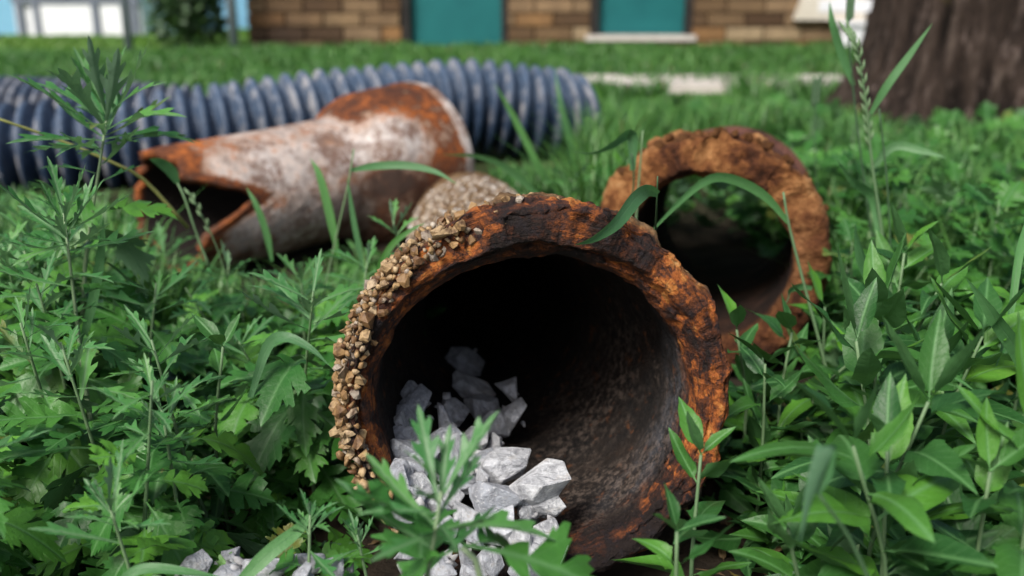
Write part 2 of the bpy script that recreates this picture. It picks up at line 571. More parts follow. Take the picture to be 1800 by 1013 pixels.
def make_brick():
    t = NT('weathered_tan_brick')
    P = t.n('NewGeometry').outputs['Position']
    n = t.noise(14, 6, 0.7, P)
    z = t.n('SeparateXYZ', {0: P}).outputs[2]
    col = t.ramp(t.rnd(), [(0.0, (0.07, 0.040, 0.022)), (0.3, (0.16, 0.10, 0.052)), (0.55, (0.25, 0.17, 0.10)), (0.75, (0.23, 0.12, 0.048)), (1.0, (0.34, 0.26, 0.16))])
    col = t.mix(t.ramp(n, [(0.3, 0.5), (0.6, 0.0)]), col, (0.07, 0.045, 0.03))
    x = t.n('SeparateXYZ', {0: P}).outputs[0]
    grime = t.math('MULTIPLY', t.ramp(t.math('ADD', t.math('MULTIPLY', x, -0.5), -0.1), [(0.25, 0.0), (0.55, 1.0)]), t.ramp(t.math('ADD', z, t.math('MULTIPLY', n, 0.2)), [(0.12, 1.0), (0.36, 0.35)]))
    col = t.mix(t.math('MULTIPLY', grime, 0.85), col, (0.03, 0.02, 0.016))
    return t.done(col, 0.9, t.bump(n, 0.3, 0.01), 0.2)


def make_bark():
    t = NT('furrowed_bark')
    P = t.coord()
    mp = t.n('Mapping', {'Vector': P, 'Scale': (1, 1, 0.16)})
    n = t.noise(44, 7, 0.75, mp.outputs[0], 0.6)
    n2 = t.noise(9, 4, 0.6, P)
    col = t.ramp(t.math('ADD', t.math('MULTIPLY', n, 0.55), t.math('MULTIPLY', t.attr('ridge'), 0.45)), [(0.36, (0.005, 0.004, 0.003)), (0.50, (0.014, 0.010, 0.008)), (0.62, (0.040, 0.028, 0.022)), (0.80, (0.11, 0.085, 0.07))])
    mp2 = t.n('Mapping', {'Vector': P, 'Scale': (1, 1, 0.28)})
    fl = t.ramp(t.noise(34, 5, 0.7, mp2.outputs[0]), [(0.56, 0.0), (0.66, 1.0)])
    col = t.mix(t.math('MULTIPLY', fl, 0.6), col, (0.15, 0.115, 0.10))
    mo = t.ramp(n2, [(0.62, 0.0), (0.75, 0.5)])
    col = t.mix(mo, col, (0.07, 0.055, 0.02))
    return t.done(col, 0.92, t.bump(n, 0.8, 0.02), 0.15)


M['pipe'] = make_pipe_rust()
M['collar'] = make_collar_rust()
M['tee'] = make_tee_paint()
M['pebble'] = make_pebble()
M['pale_pebble'] = make_pebble('pale_gravel', 0.85)
M['stone'] = make_stone()
M['corrugated'] = make_corrugated()
M['chips'] = make_simple('stone_chips', (0.20, 0.195, 0.19), (0.50, 0.51, 0.54), 160, 0.85)
M['soil'] = make_soil()
M['brick'] = make_brick()
M['bark'] = make_bark()
M['mortar'] = make_simple('grey_mortar', (0.10, 0.08, 0.06), (0.19, 0.16, 0.12), 30, 0.95)
M['teal'] = make_simple('teal_paint', (0.006, 0.100, 0.108), (0.010, 0.130, 0.135), 5, 0.55, 0.05)
M['jamb'] = make_simple('dark_jamb', (0.012, 0.011, 0.011), (0.03, 0.027, 0.025), 12, 0.8)
M['concrete'] = make_simple('pale_concrete', (0.42, 0.38, 0.35), (0.58, 0.54, 0.50), 14, 0.9)
M['cream'] = make_simple('cream_board', (0.58, 0.53, 0.44), (0.70, 0.65, 0.56), 8, 0.7, 0.1)
M['white'] = make_simple('white_paint', (0.74, 0.75, 0.78), (0.80, 0.81, 0.83), 4, 0.6, 0.05)
M['blue_siding'] = make_simple('blue_siding', (0.16, 0.36, 0.52), (0.20, 0.42, 0.58), 3, 0.6, 0.05)
M['grey_trim'] = make_simple('grey_trim', (0.12, 0.14, 0.18), (0.17, 0.19, 0.24), 8, 0.6, 0.05)
M['roof'] = make_simple('dark_shingle', (0.05, 0.05, 0.06), (0.10, 0.10, 0.11), 20, 0.9)
M['steel'] = make_simple('galvanised_steel', (0.16, 0.19, 0.22), (0.26, 0.30, 0.34), 40, 0.45, 0.05)
M['glass'] = make_simple('window_glass', (0.05, 0.055, 0.065), (0.08, 0.085, 0.095), 2, 0.12, 0.0, spec=0.6)
M['tyre'] = make_simple('tyre_rubber', (0.012, 0.012, 0.012), (0.02, 0.02, 0.02), 20, 0.85)

# ------------------------------------------------------------------ ground
def ground_z(x, y):
    x, y = np.asarray(x, dtype=float), np.asarray(y, dtype=float)
    p = np.stack([x * 3, y * 3, x * 0], -1).reshape(-1, 3)
    b = (fbm(p, 3, 5) * 0.012).reshape(x.shape) * np.clip(1.5 - y * 0.1, 0, 1)
    slope = sstep(7.4, 17.0, y) * sstep(-1.6, -3.2, x) * -2.5
    mound = -0.08 * sstep(4.5, 7.2, y) * sstep(-1.2, -2.6, x) * (1 - sstep(7.2, 9.0, y))
    return b + slope + mound


def build_ground():
    xs = np.concatenate([-np.geomspace(400, 3, 18), np.linspace(-2.8, 2.8, 70), np.geomspace(3, 400, 18)])
    ys = np.concatenate([[-300, -100, -30, -8, -2], np.linspace(-0.5, 3, 50), np.linspace(3.2, 18, 60), np.geomspace(19, 900, 16)])
    X, Y = np.meshgrid(xs, ys)
    Z = ground_z(X, Y)
    V = np.stack([X, Y, Z], -1).reshape(-1, 3)
    nx = len(xs)
    F = [(j * nx + i, j * nx + i + 1, (j + 1) * nx + i + 1, (j + 1) * nx + i) for j in range(len(ys) - 1) for i in range(nx - 1)]
    tag(obj('ground', mesh_from('ground', V, F, M['soil'])), 'dark weedy soil running back into a green lawn', None, None, 'structure')


build_ground()

# pale path at the far edge of the rough grass
V, F = box(0.1, 4.2, 3.66, 4.02, -0.05, 0.03)
tag(obj('path', mesh_from('path', V, F, M['concrete'], False)), 'pale concrete path edging half hidden by grass', None, None, 'structure')


# ------------------------------------------------------------------ brick building with teal panels
def build_building():
    WY = 5.98
    b = thing('brick_building', 'tan brick building with teal panels behind the lawn', 'building', (0, WY + 0.1, 0))
    inv = Matrix.Translation(-b.location)

    def part(name, V, F, mat, parent=b, smooth=False):
        if parent is b:
            off = b.location
        else:
            off = b.location + parent.location
        o = obj(name, mesh_from(name, [Vector(v) - off for v in V], F, mat, smooth), parent)
        return o

    X0, X1, H = -1.53, 5.5, 2.6
    # openings in the masonry: two teal panels, one window
    t1, t2 = (onz(705, 85, 0).x, onz(893, 85, 0).x), (onz(1040, 85, 0).x, onz(1220, 85, 0).x)
    win = (onz(1476, 60, 0.1).x + 0.01, 2.55)
    PTOP = 1.5
    opens = [(t1[0], t1[1], -0.05, PTOP), (t2[0], t2[1], 0.035, PTOP), (win[0], win[1], 0.20, 1.5)]
    # solid wall body set behind the brick skin
    segs = []
    edges = [X0] + [e for o in opens for e in o[:2]] + [X1]
    for i in range(0, len(edges), 2):
        segs.append(box(edges[i], edges[i + 1], WY + 0.022, WY + 0.3, -0.15, H))
    for o in opens:
        segs.append(box(o[0], o[1], WY + 0.022, WY + 0.3, o[3], H))
        segs.append(box(o[0], o[1], WY + 0.022, WY + 0.3, -0.15, o[2]))
    segs.append(box(X0, X0 + 0.3, WY + 0.302, WY + 6, -0.15, H))
    segs.append(box(X1 - 0.3, X1, WY + 0.302, WY + 6, -0.15, H))
    segs.append(box(X0 + 0.3, X1 - 0.3, WY + 5.7, WY + 6, -0.15, H))
    V, F = join(*segs)
    part('wall', V, F, M['mortar'])
    V, F = box(X0 - 0.25, X1 + 0.25, WY - 0.25, WY + 6.25, H, H + 0.14)
    part('roof', V, F, M['roof'])
    # bricks
    bl, bh, gap, dep = 0.222, 0.070, 0.008, 0.05
    specs = []
    row = 0
    z = -0.04
    while z < H - bh:
        x = X0 - (bl / 2 if row % 2 else 0)
        while x < X1:
            a, c = max(x, X0), min(x + bl - gap, X1)
            spans = [(a, c)]
            for o in opens:
                if z + bh > o[2] and z < o[3]:
                    ns = []
                    for s0, s1 in spans:
                        if s1 <= o[0] or s0 >= o[1]:
                            ns.append((s0, s1))
                        else:
                            if s0 < o[0] - 0.02:
                                ns.append((s0, o[0] - 0.004))
                            if s1 > o[1] + 0.02:
                                ns.append((o[1] + 0.004, s1))
                    spans = ns
            for s0, s1 in spans:
                if s1 - s0 > 0.02:
                    specs.append((s0, s1, z))
            x += bl
        z += bh + gap
        row += 1
    near = [s for s in specs if s[2] < 0.50 and s[0] < 2.7][:300]
    rest = [s for s in specs if s not in near]
    cache = {}
    for s0, s1, z in near:
        w = round(s1 - s0, 3)
        if w not in cache:
            bm = bmesh.new()
            bmesh.ops.create_cube(bm, size=1)
            for v in bm.verts:
                v.co = Vector((v.co.x * w, v.co.y * dep, v.co.z * bh))
            bmesh.ops.bevel(bm, geom=bm.edges[:], offset=0.005, segments=1, affect='EDGES')
            m = bpy.data.meshes.new('brick')
            bm.to_mesh(m)
            bm.free()
            m.materials.append(M['brick'])
            cache[w] = m
        obj('brick', cache[w], b, Vector(((s0 + s1) / 2, WY + random.uniform(-0.004, 0.004), z + bh / 2)) - b.location)
    V, F = join(*[box(s0, s1, WY - 0.025, WY + 0.0205, z, z + bh) for s0, s1, z in rest])
    o = part('brickwork', V, F, M['brick'])
    o['kind'] = 'stuff'
    # teal panels with dark jambs
    for (a, c), zb in ((t1, 0.0), (t2, 0.07)):
        p = part('door_panel', *join(box(a + 0.045, c - 0.04, WY + 0.05, WY + 0.09, zb, PTOP - 0.002), box(a + 0.06, c - 0.055, WY + 0.038, WY + 0.049, zb + 0.75, PTOP - 0.1)), M['teal'])
        for s0, s1 in ((a + 0.001, a + 0.043), (c - 0.038, c - 0.001)):
            part('jamb', *box(s0, s1, WY - 0.012, WY + 0.12, zb - 0.02, PTOP - 0.003), M['jamb'])
    part('sill', *box(t2[0] - 0.03, t2[1] + 0.02, WY - 0.06, WY + 0.02, 0.037, 0.068), M['concrete'])
    # window with a white sill
    f = part('window', *join(box(win[0] + 0.002, win[0] + 0.05, WY + 0.0, WY + 0.08, 0.27, 1.498), box(win[0] + 0.30, win[0] + 0.34, WY + 0.0, WY + 0.08, 0.27, 1.498),
                             box(win[1] - 0.05, win[1] - 0.002, WY + 0.0, WY + 0.08, 0.27, 1.498)), M['jamb'])
    part('pane', *box(win[0] + 0.051, win[1] - 0.051, WY + 0.03, WY + 0.045, 0.27, 1.49), M['glass'], f)
    part('window_sill', *join(box(win[0] - 0.02, win[1] + 0.05, WY - 0.09, WY + 0.10, 0.20, 0.268)), M['white'])
    # splayed cream board against the wall
    return WY


WY = build_building()


def build_board():
    pts = [onz(1362, 52, 0), onz(1482, 52, 0)]
    x0, x1 = at(1364, 50, 6.1).x, at(1480, 50, 6.1).x
    z0 = 0.155
    t = thing('cream_board', 'cream board with a slanted left edge fixed to the brick wall', 'board', ((x0 + x1) / 2, WY - 0.06, z0))
    prof = [(x0, z0), (x1, z0), (x1, 1.3), (x0 + 0.30, 1.3), (x0 + 0.14, 0.6)]
    V = [Vector((x - t.location.x, y, z - z0)) for y in (-0.025, 0.025) for x, z in prof]
    n = len(prof)
    F = [tuple(range(n)), tuple(range(2 * n - 1, n - 1, -1))] + [(i, n + i, n + (i + 1) % n, (i + 1) % n) for i in range(n)]
    obj('board', mesh_from('board', V, F, M['cream'], False), t)
    obj('batten', mesh_from('batten', *box(0.02, 0.08, -0.035, -0.026, 0.05, 1.1), M['white'], False), t)


build_board()
V, F = join(box(-0.09, 0.09, -0.06, 0.06, 0, 0.13), box(-0.11, 0.11, -0.08, 0.08, 0.131, 0.15))
o = obj('white_block', mesh_from('white_block', V, F, M['white'], False), None, (onz(1528, 75, 0.05).x, WY - 0.16, 0.0))
tag(o, 'small white block below the window sill beside the trunk', 'block')


# ------------------------------------------------------------------ fence posts, garage, car beyond the lawn
def fence_post(px, dist, label, r=0.026):
    x = (px - 900) / FPX * dist * 1.035
    t = thing('fence_post', label, 'post', (x, dist, float(ground_z(x, dist)) - 0.05), None, 'steel posts at the lawn edge')
    obj('pole', mesh_from('pole', *tube([Vector((0, 0, z)) for z in (0, 0.7, 1.4, 1.9)], r, 12), M['steel']), t)
    obj('cap', mesh_from('cap', *tube([Vector((0, 0, z)) for z in (1.9, 1.93, 1.95)], [r * 1.2, r * 1.1, r * 0.4], 12), M['steel']), t)


fence_post(266, 5.4, 'thin grey steel post in front of the white garage', 0.022)
fence_post(441, 5.75, 'pale steel post between the bush and the brick wall', 0.028)


def build_garage():
    D = 22.0
    k = D * 1.0 / FPX * 1.005
    X = lambda px: (px - 900) * k
    zg = float(ground_z(X(160), D))
    g = thing('garage', 'white garage with grey trim beyond the lawn', 'garage', (X(165), D, zg))

    def part(name, x0, x1, y0, y1, z0, z1, mat):
        obj(name, mesh_from(name, *box(x0, x1, y0, y1, z0, z1), mat, False), g)
    w = (X(280) - X(65)) / 2
    part('wall', -w, w, 0.08, 5, 0, 3.0, M['white'])
    part('lintel', -w, w, -0.02, 0.078, 2.28, 2.50, M['grey_trim'])
    for px in (68, 97, 196, 262):
        x = X(px) - X(165)
        part('trim_post', x - 0.06, x + 0.06, -0.02, 0.078, 0, 2.278, M['grey_trim'])
    for px0, px1 in ((99, 194), (201, 257)):
        d0, d1 = X(px0) - X(165) + 0.06, X(px1) - X(165) - 0.06
        for q in range(4):
            part('door_panel', d0, d1, 0.02, 0.077, 0.02 + q * 0.56, 0.57 + q * 0.56, M['white'])
    part('roof', -w - 0.3, w + 0.3, -0.4, 5.3, 3.0, 3.2, M['roof'])
    h = thing('blue_house', 'light blue house behind the white garage', 'house', (X(-60), D + 7, zg))
    for q in range(34):
        z0 = 0.15 * q
        obj('siding_board', mesh_from('siding_board', *box(-7, 9, -0.02 - 0.0, 0.04, z0, z0 + 0.146), M['blue_siding'], False) if q == 0 else bpy.data.meshes['siding_board'], h, (0, 0, z0) if q else (0, 0, 0))
    obj('wall', mesh_from('wall', *box(-7, 9, 0.042, 6, 0, 5.1), M['blue_siding'], False), h)
    obj('roof', mesh_from('roof', [Vector(v) for v in ((-7.3, -0.5, 5.0), (9.3, -0.5, 5.0), (9.3, 3, 7.2), (-7.3, 3, 7.2), (-7.3, 6.5, 5.0), (9.3, 6.5, 5.0))], [(0, 1, 2, 3), (3, 2, 5, 4), (0, 3, 4), (1, 5, 2)], M['roof'], False), h)
    obj('window', mesh_from('window', *box(-1.2, 0.0, -0.06, -0.021, 1.6, 3.0), M['white'], False), h)
    obj('pane', mesh_from('pane', *box(-1.1, -0.1, -0.07, -0.061, 1.7, 2.9), M['glass'], False), bpy.data.objects['window'] if False else h)


build_garage()


def build_car():
    D = 17.5
    k = D / FPX
    xr = (47 - 900) * k
    zg = float(ground_z(xr - 2, D))
    t = thing('parked_car', 'white parked car at the far left edge of the lawn', 'car', (xr - 2.1, D, zg))
    prof = [(-2.1, 0.30), (-2.15, 0.75), (-1.95, 0.95), (-1.3, 1.02), (-0.65, 1.45), (0.75, 1.47), (1.35, 1.02), (1.95, 0.92), (2.12, 0.70), (2.1, 0.30)]
    ring = []
    for y, s in ((-0.85, 0.96), (-0.80, 1.0), (0.80, 1.0), (0.85, 0.96)):
        ring.append([Vector((x * s, y * (1 if z < 1.1 else 0.84), 0.3 + (z - 0.3) * s)) for x, z in prof])
    n = len(prof)
    V = [v for r_ in ring for v in r_]
    F = [tuple(range(n)), tuple(range(4 * n - 1, 3 * n - 1, -1))]
    for j in range(3):
        F += [(j * n + i, (j + 1) * n + i, (j + 1) * n + (i + 1) % n, j * n + (i + 1) % n) for i in range(n)]
    obj('body', mesh_from('body', V, F, M['white'], False), t)
    gl = [(-1.12, 1.06), (-0.60, 1.38), (0.70, 1.40), (1.18, 1.06)]
    for y0, y1 in ((-0.84, -0.74), (0.74, 0.84)):
        V = [Vector((x, y, z)) for y in (y0, y1) for x, z in gl]
        obj('side_window', mesh_from('side_window', V, [(0, 1, 2, 3), (7, 6, 5, 4), (0, 4, 5, 1), (1, 5, 6, 2), (2, 6, 7, 3), (3, 7, 4, 0)], M['glass'], False), t)
    for x in (-1.3, 1.35):
        for y in (-0.82, 0.82):
            Vw, Fw = tube([Vector((x, y + q, 0.32)) for q in (-0.1, -0.09, 0.09, 0.1)], [0.26, 0.32, 0.32, 0.26], 20)
            w = obj('wheel', mesh_from('wheel', Vw, Fw, M['tyre']), t)
            Vr, Fr = tube([Vector((x, y + q, 0.32)) for q in (-0.105, 0.105)], 0.19, 14)
            obj('rim', mesh_from('rim', Vr, Fr, M['steel']), w)


build_car()


# ------------------------------------------------------------------ pipes
def frame_matrix(origin, d, upish=Vector((0, 0, 1))):
    """local +Z runs along d, +Y is up, +X to the right seen from the mouth"""
    d = d.normalized()
    r = d.cross(upish).normalized()
    u = r.cross(d)
    return Matrix(((r.x, u.x, d.x, origin[0]), (r.y, u.y, d.y, origin[1]), (r.z, u.z, d.z, origin[2]), (0, 0, 0, 1)))


def lathe(prof, nth, close_loop=False):
    """prof: list of (s, r). returns grid arrays S, Rr, TH (rings x nth) and faces"""
    prof = np.asarray(prof)
    n = len(prof)
    th = np.linspace(0, 2 * math.pi, nth, endpoint=False)
    S = np.repeat(prof[:, 0:1], nth, 1)
    Rr = np.repeat(prof[:, 1:2], nth, 1)
    TH = np.repeat(th[None, :], n, 0)
    F = []
    for i in range(n - 1 + (1 if close_loop else 0)):
        i2 = (i + 1) % n
        for k in range(nth):
            k2 = (k + 1) % nth
            F.append((i * nth + k, i * nth + k2, i2 * nth + k2, i2 * nth + k))
    return S, Rr, TH, F


def resample(pts, step_fn):
    """walk a polyline of (s, r), with a step that depends on s"""
    out = [pts[0]]
    for (a, b) in zip(pts[:-1], pts[1:]):
        L = math.hypot(b[0] - a[0], b[1] - a[1])
        n = max(1, int(math.ceil(L / step_fn((a[0] + b[0]) / 2))))
        for i in range(1, n + 1):
            out.append((a[0] + (b[0] - a[0]) * i / n, a[1] + (b[1] - a[1]) * i / n))
    return out


def finish(S, Rr, TH):
    return np.stack([Rr * np.cos(TH), Rr * np.sin(TH), S], -1).reshape(-1, 3)


# near pipe: hub mouth facing the camera, barrel running back to the cross pipe
C0 = at(947, 708, 0.66)
yaw, tilt = R(5.2), R(7.6)
D0 = Vector((-math.sin(yaw) * math.cos(tilt), math.cos(yaw) * math.cos(tilt), -math.sin(tilt)))
MF = frame_matrix(C0, D0)
OUT_PROF = [(0.96, 0.095), (0.74, 0.094), (0.56, 0.092), (0.42, 0.092), (0.30, 0.096), (0.20, 0.105), (0.13, 0.115), (0.08, 0.1225), (0.04, 0.126)]


def outer_r(s):
    p = sorted(OUT_PROF)
    return float(np.interp(s, [q[0] for q in p], [q[1] for q in p]))


TEE = thing('rusty_pipe_fitting', 'largest rusty cast iron pipe fitting with its open mouth full of white stones', 'pipe', (0, 0, 0))
TEE.matrix_world = MF


def build_front_barrel():
    prof = OUT_PROF + [(0.012, 0.128), (0.003, 0.128), (0.0, 0.1255), (-0.002, 0.122), (0.0, 0.119), (0.004, 0.1165), (0.004, 0.113), (0.010, 0.110), (0.018, 0.1075), (0.05, 0.1065), (0.10, 0.105),
                       (0.18, 0.092), (0.28, 0.076), (0.42, 0.071), (0.56, 0.067), (0.94, 0.064), (0.941, 0.03), (0.9405, 0.004)]
    prof = resample(prof, lambda s: 0.0016 if s < 0.03 else (0.005 if s < 0.14 else 0.014))
    S, Rr, TH, F = lathe(prof, 820)
    nr = len(prof)
    iface = int(np.argmin([p[0] + 0.1 * abs(p[1] - 0.122) for p in prof]))
    idx = np.repeat(np.arange(nr)[:, None], S.shape[1], 1)
    is_in = idx > iface
    Pn = finish(S, Rr, TH)
    nz = fbm(Pn * 55, 5, 3).reshape(S.shape)
    fine = fbm(Pn * 190, 3, 13).reshape(S.shape)
    rg = fbm(Pn * np.array([34, 34, 34]) + 9, 4, 11, True).reshape(S.shape)
    big = fbm(Pn * 14, 3, 23).reshape(S.shape)
    # flakes: stretched along the ring
    ringp = np.stack([np.cos(TH) * 2.2, np.sin(TH) * 2.2, Rr * 300 + S * 140 + 2.0 * big], -1).reshape(-1, 3)
    flake = fbm(ringp, 4, 31, True).reshape(S.shape)
    near = 1 - sstep(0.02, 0.09, S)
    top = np.clip(np.sin(TH + 0.12), 0, 1) ** 2
    # crust: proud outer lip on top
    lip = near * (~is_in) * (0.0085 * np.clip(big + 0.35 + 0.5 * nz, 0, 1) * top + 0.0035 * np.clip(rg, -0.5, 1)) 
    dr = np.where(is_in, -1, 1) * (near * (0.0026 * nz + 0.0014 * rg + 0.0014 * fine)) + lip
    dr = dr + np.where(is_in, 0.0016, 0.0032) * nz * (1 - near)
    # inner edge crumbles unevenly
    dr = dr + is_in * near * sstep(0.03, 0.012, S) * (-0.004 * np.clip(big + 0.1, -0.6, 1) - 0.004 * top)
    ds = near * (0.0050 * flake + 0.0030 * nz + 0.0045 * big + 0.0020 * fine) 
    # heavier metal over the crown: inner ring hangs lower, outer ring stands proud as a broken ledge
    crown = np.clip(np.sin(TH + 0.05), 0, 1) ** 1.6
    dr = dr - is_in * crown * 0.010 * (1 - sstep(0.05, 0.10, S)) - (~is_in) * 0 + near * 0.002
    ledge = sstep(0.1165, 0.1195, Rr + 0.0025 * big + 0.0012 * nz)
    ds = ds - 0.0075 * ledge * crown * sstep(-0.35, 0.15, flake + 0.8 * nz + 0.3)
    gap = sstep(0.18, 0.34, big) * top * near * (~is_in)
    flank = sstep(R(98), R(125), TH) * (1 - sstep(R(205), R(225), TH))
    dr = dr - flank * near * (~is_in) * 0.0075 * np.clip(0.75 + 0.6 * nz, 0.2, 1.2)
    Rd = Rr + dr - gap * 0.004
    Sd = S + ds * (1 - sstep(0.03, 0.06, S)) + gap * 0.006
    V = finish(Sd, Rd, TH)
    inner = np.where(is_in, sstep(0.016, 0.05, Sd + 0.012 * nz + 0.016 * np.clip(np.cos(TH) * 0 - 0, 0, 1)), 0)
    outer = np.where(is_in, 0, sstep(0.006, 0.020, Sd + 0.010 * nz))
    disp = np.clip(0.5 + 0.6 * flake * 0.6 + 0.5 * nz, 0, 1)
    disp = np.clip(disp - 0.38 * sstep(-0.25, -0.75, np.sin(TH)), 0, 1)
    right = np.clip(np.cos(TH + 0.15), 0, 1) ** 3
    lime = is_in * right * sstep(0.018, 0.04, Sd) * (1 - sstep(0.045, 0.10, Sd))
    mottle = is_in * np.clip(np.cos(TH + 0.75), 0, 1) ** 1.2 * (1 - sstep(0.16, 0.30, Sd))
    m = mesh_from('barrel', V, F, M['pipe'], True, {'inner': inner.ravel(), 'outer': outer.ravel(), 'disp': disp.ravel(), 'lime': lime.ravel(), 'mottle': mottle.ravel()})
    obj('barrel', m, TEE)


build_front_barrel()


def faceted_rock(seed, npts=14, bev=0.06, sub=False):
    rr = random.Random(seed)
    bm = bmesh.new()
    for i in range(npts):
        v = Vector((rr.gauss(0, 1), rr.gauss(0, 1), rr.gauss(0, 1))).normalized() * rr.uniform(0.82, 1.05)
        bm.verts.new(v)
    bmesh.ops.convex_hull(bm, input=bm.verts[:])
    bmesh.ops.dissolve_limit(bm, angle_limit=R(14), verts=bm.verts[:], edges=bm.edges[:])
    if bev:
        bmesh.ops.bevel(bm, geom=bm.edges[:], offset=bev, segments=1, affect='EDGES')
    bmesh.ops.triangulate(bm, faces=bm.faces[:])
    bm.normal_update()
    return bm


def rock_mesh(name, seed, mat, npts=14, bev=0.06, sub=False):
    bm = faceted_rock(seed, npts, bev)
    if sub:
        bmesh.ops.subdivide_edges(bm, edges=bm.edges[:], cuts=1, use_grid_fill=True)
        co = np.array([tuple(v.co) for v in bm.verts])
        d = fbm(co * 2.6 + seed, 3, seed) * 0.09 + fbm(co * 8 + seed, 2, seed + 5) * 0.025
        for v, k in zip(bm.verts, d):
            v.co *= 1 + float(k)
        bmesh.ops.triangulate(bm, faces=bm.faces[:])
    m = bpy.data.meshes.new(name)
    bm.to_mesh(m)
    bm.free()
    m.materials.append(mat)
    return m


def build_pebbles():
    meshes = [rock_mesh('pebble', 100 + i, M['pebble'], 9 + 2 * (i % 5), 0.0) for i in range(9)]
    arr = []
    for m in meshes:
        v = np.empty(len(m.vertices) * 3)
        m.vertices.foreach_get('co', v)
        f = np.empty(len(m.polygons) * 3, dtype=np.int32)
        m.polygons.foreach_get('vertices', f)
        arr.append((v.reshape(-1, 3), f.reshape(-1, 3)))
    rr = random.Random(5)
    pts = []
    tries = 0
    grid = {}
    while len(pts) < 3000 and tries < 80000:
        tries += 1
        s = 0.004 + 0.86 * rr.random() ** 1.7
        th = rr.uniform(R(-30), R(230))
        # bare rust on the right of the hub and around the very top of the lip
        if s < 0.03 and R(48) < th < R(118) and rr.random() < 0.75:
            continue
        if th < R(75) and s < 0.035 or (th < R(60) and s < 0.09 and rr.random() < 0.75):
            continue
        size = rr.uniform(0.0034, 0.0070) * (1 - 0.25 * min(1, s / 0.4))
        fl = R(100) < th < R(215) and s < 0.10
        if fl:
            s = s - 0.008 * rr.random()
            size = rr.uniform(0.003, 0.0056)
        pr = outer_r(s) - (rr.uniform(-0.002, 0.009) if fl else 0.0)
        p = Vector((pr * math.cos(th), pr * math.sin(th), s))
        key = (int(p.x / 0.012), int(p.y / 0.012), int(p.z / 0.012))
        ok = True
        for a in (-1, 0, 1):
            for b_ in (-1, 0, 1):
                for c in (-1, 0, 1):
                    for q, qs in grid.get((key[0] + a, key[1] + b_, key[2] + c), ()):
                        if (q - p).length < (qs + size) * 0.66:
                            ok = False
        if not ok:
            continue
        grid.setdefault(key, []).append((p, size))
        pts.append((p, size, th, s))
    extra = 0
    for _ in range(26000):
        if extra > 760:
            break
        th = rr.gauss(R(150), R(34))
        if not R(82) < th < R(222):
            continue
        s = rr.uniform(-0.007, 0.040)
        size = rr.choice((0.0024, 0.003, 0.0036, 0.0044, 0.0056)) * rr.uniform(0.85, 1.15) * (0.75 if th < R(105) else 1)
        pr = outer_r(max(s, 0)) + rr.uniform(-0.007, 0.007) * (1 if s > 0.004 else 0.8) + (0.002 if s > 0.004 else -0.001)
        p = Vector((pr * math.cos(th), pr * math.sin(th), s))
        if all((q - p).length > (qs + size) * 0.60 for q, qs, _a, _b in pts if abs(_b - s) < 0.02):
            pts.append((p, size, th, s))
            extra += 1
    # what shows largest: near the mouth, on the flank that faces the camera
    def score(q):
        p, size, th, s = q
        w = MF @ p
        nrm = (MF.to_3x3() @ Vector((math.cos(th), math.sin(th), 0)))
        view = (CAMP - w)
        facing = nrm.dot(view.normalized())
        return (facing > -0.15) * size / view.length + (0.0 if s > 0.05 else 0.003)
    pts.sort(key=score, reverse=True)
    SV, SF, SR, off = [[], []], [[], []], [[], []], [0, 0]
    for i, (p, size, th, s) in enumerate(pts):
        rot = Quaternion((rr.gauss(0, 1), rr.gauss(0, 1), rr.gauss(0, 1), rr.gauss(0, 1))).normalized()
        sc = Vector((size * rr.uniform(0.8, 1.25), size * rr.uniform(0.8, 1.25), size * rr.uniform(0.7, 1.0)))
        loc = p + Vector((math.cos(th), math.sin(th), 0)) * size * rr.uniform(-0.35, 0.3)
        k = rr.randrange(len(meshes))
        if i < 300:
            obj('pebble', meshes[k], TEE, loc, rot, sc)
        else:
            v = arr[k][0] * np.array(sc)
            v = v @ np.array(rot.to_matrix()).T + np.array(loc)
            w = 1 if s > 0.13 + 0.05 * rr.random() else 0
            SV[w].append(v)
            SF[w].append(arr[k][1] + off[w])
            SR[w].append(np.full(len(v), rr.random()))
            off[w] += len(v)
    for w, (nm, mt) in enumerate((('pebble_crust', 'pebble'), ('neck_gravel', 'pale_pebble'))):
        m = tri_mesh(nm, np.concatenate(SV[w]), np.concatenate(SF[w]), M[mt], {'rnd': np.concatenate(SR[w])}, None, False)
        o = obj(nm, m, TEE)
        o['kind'] = 'stuff'


build_pebbles()


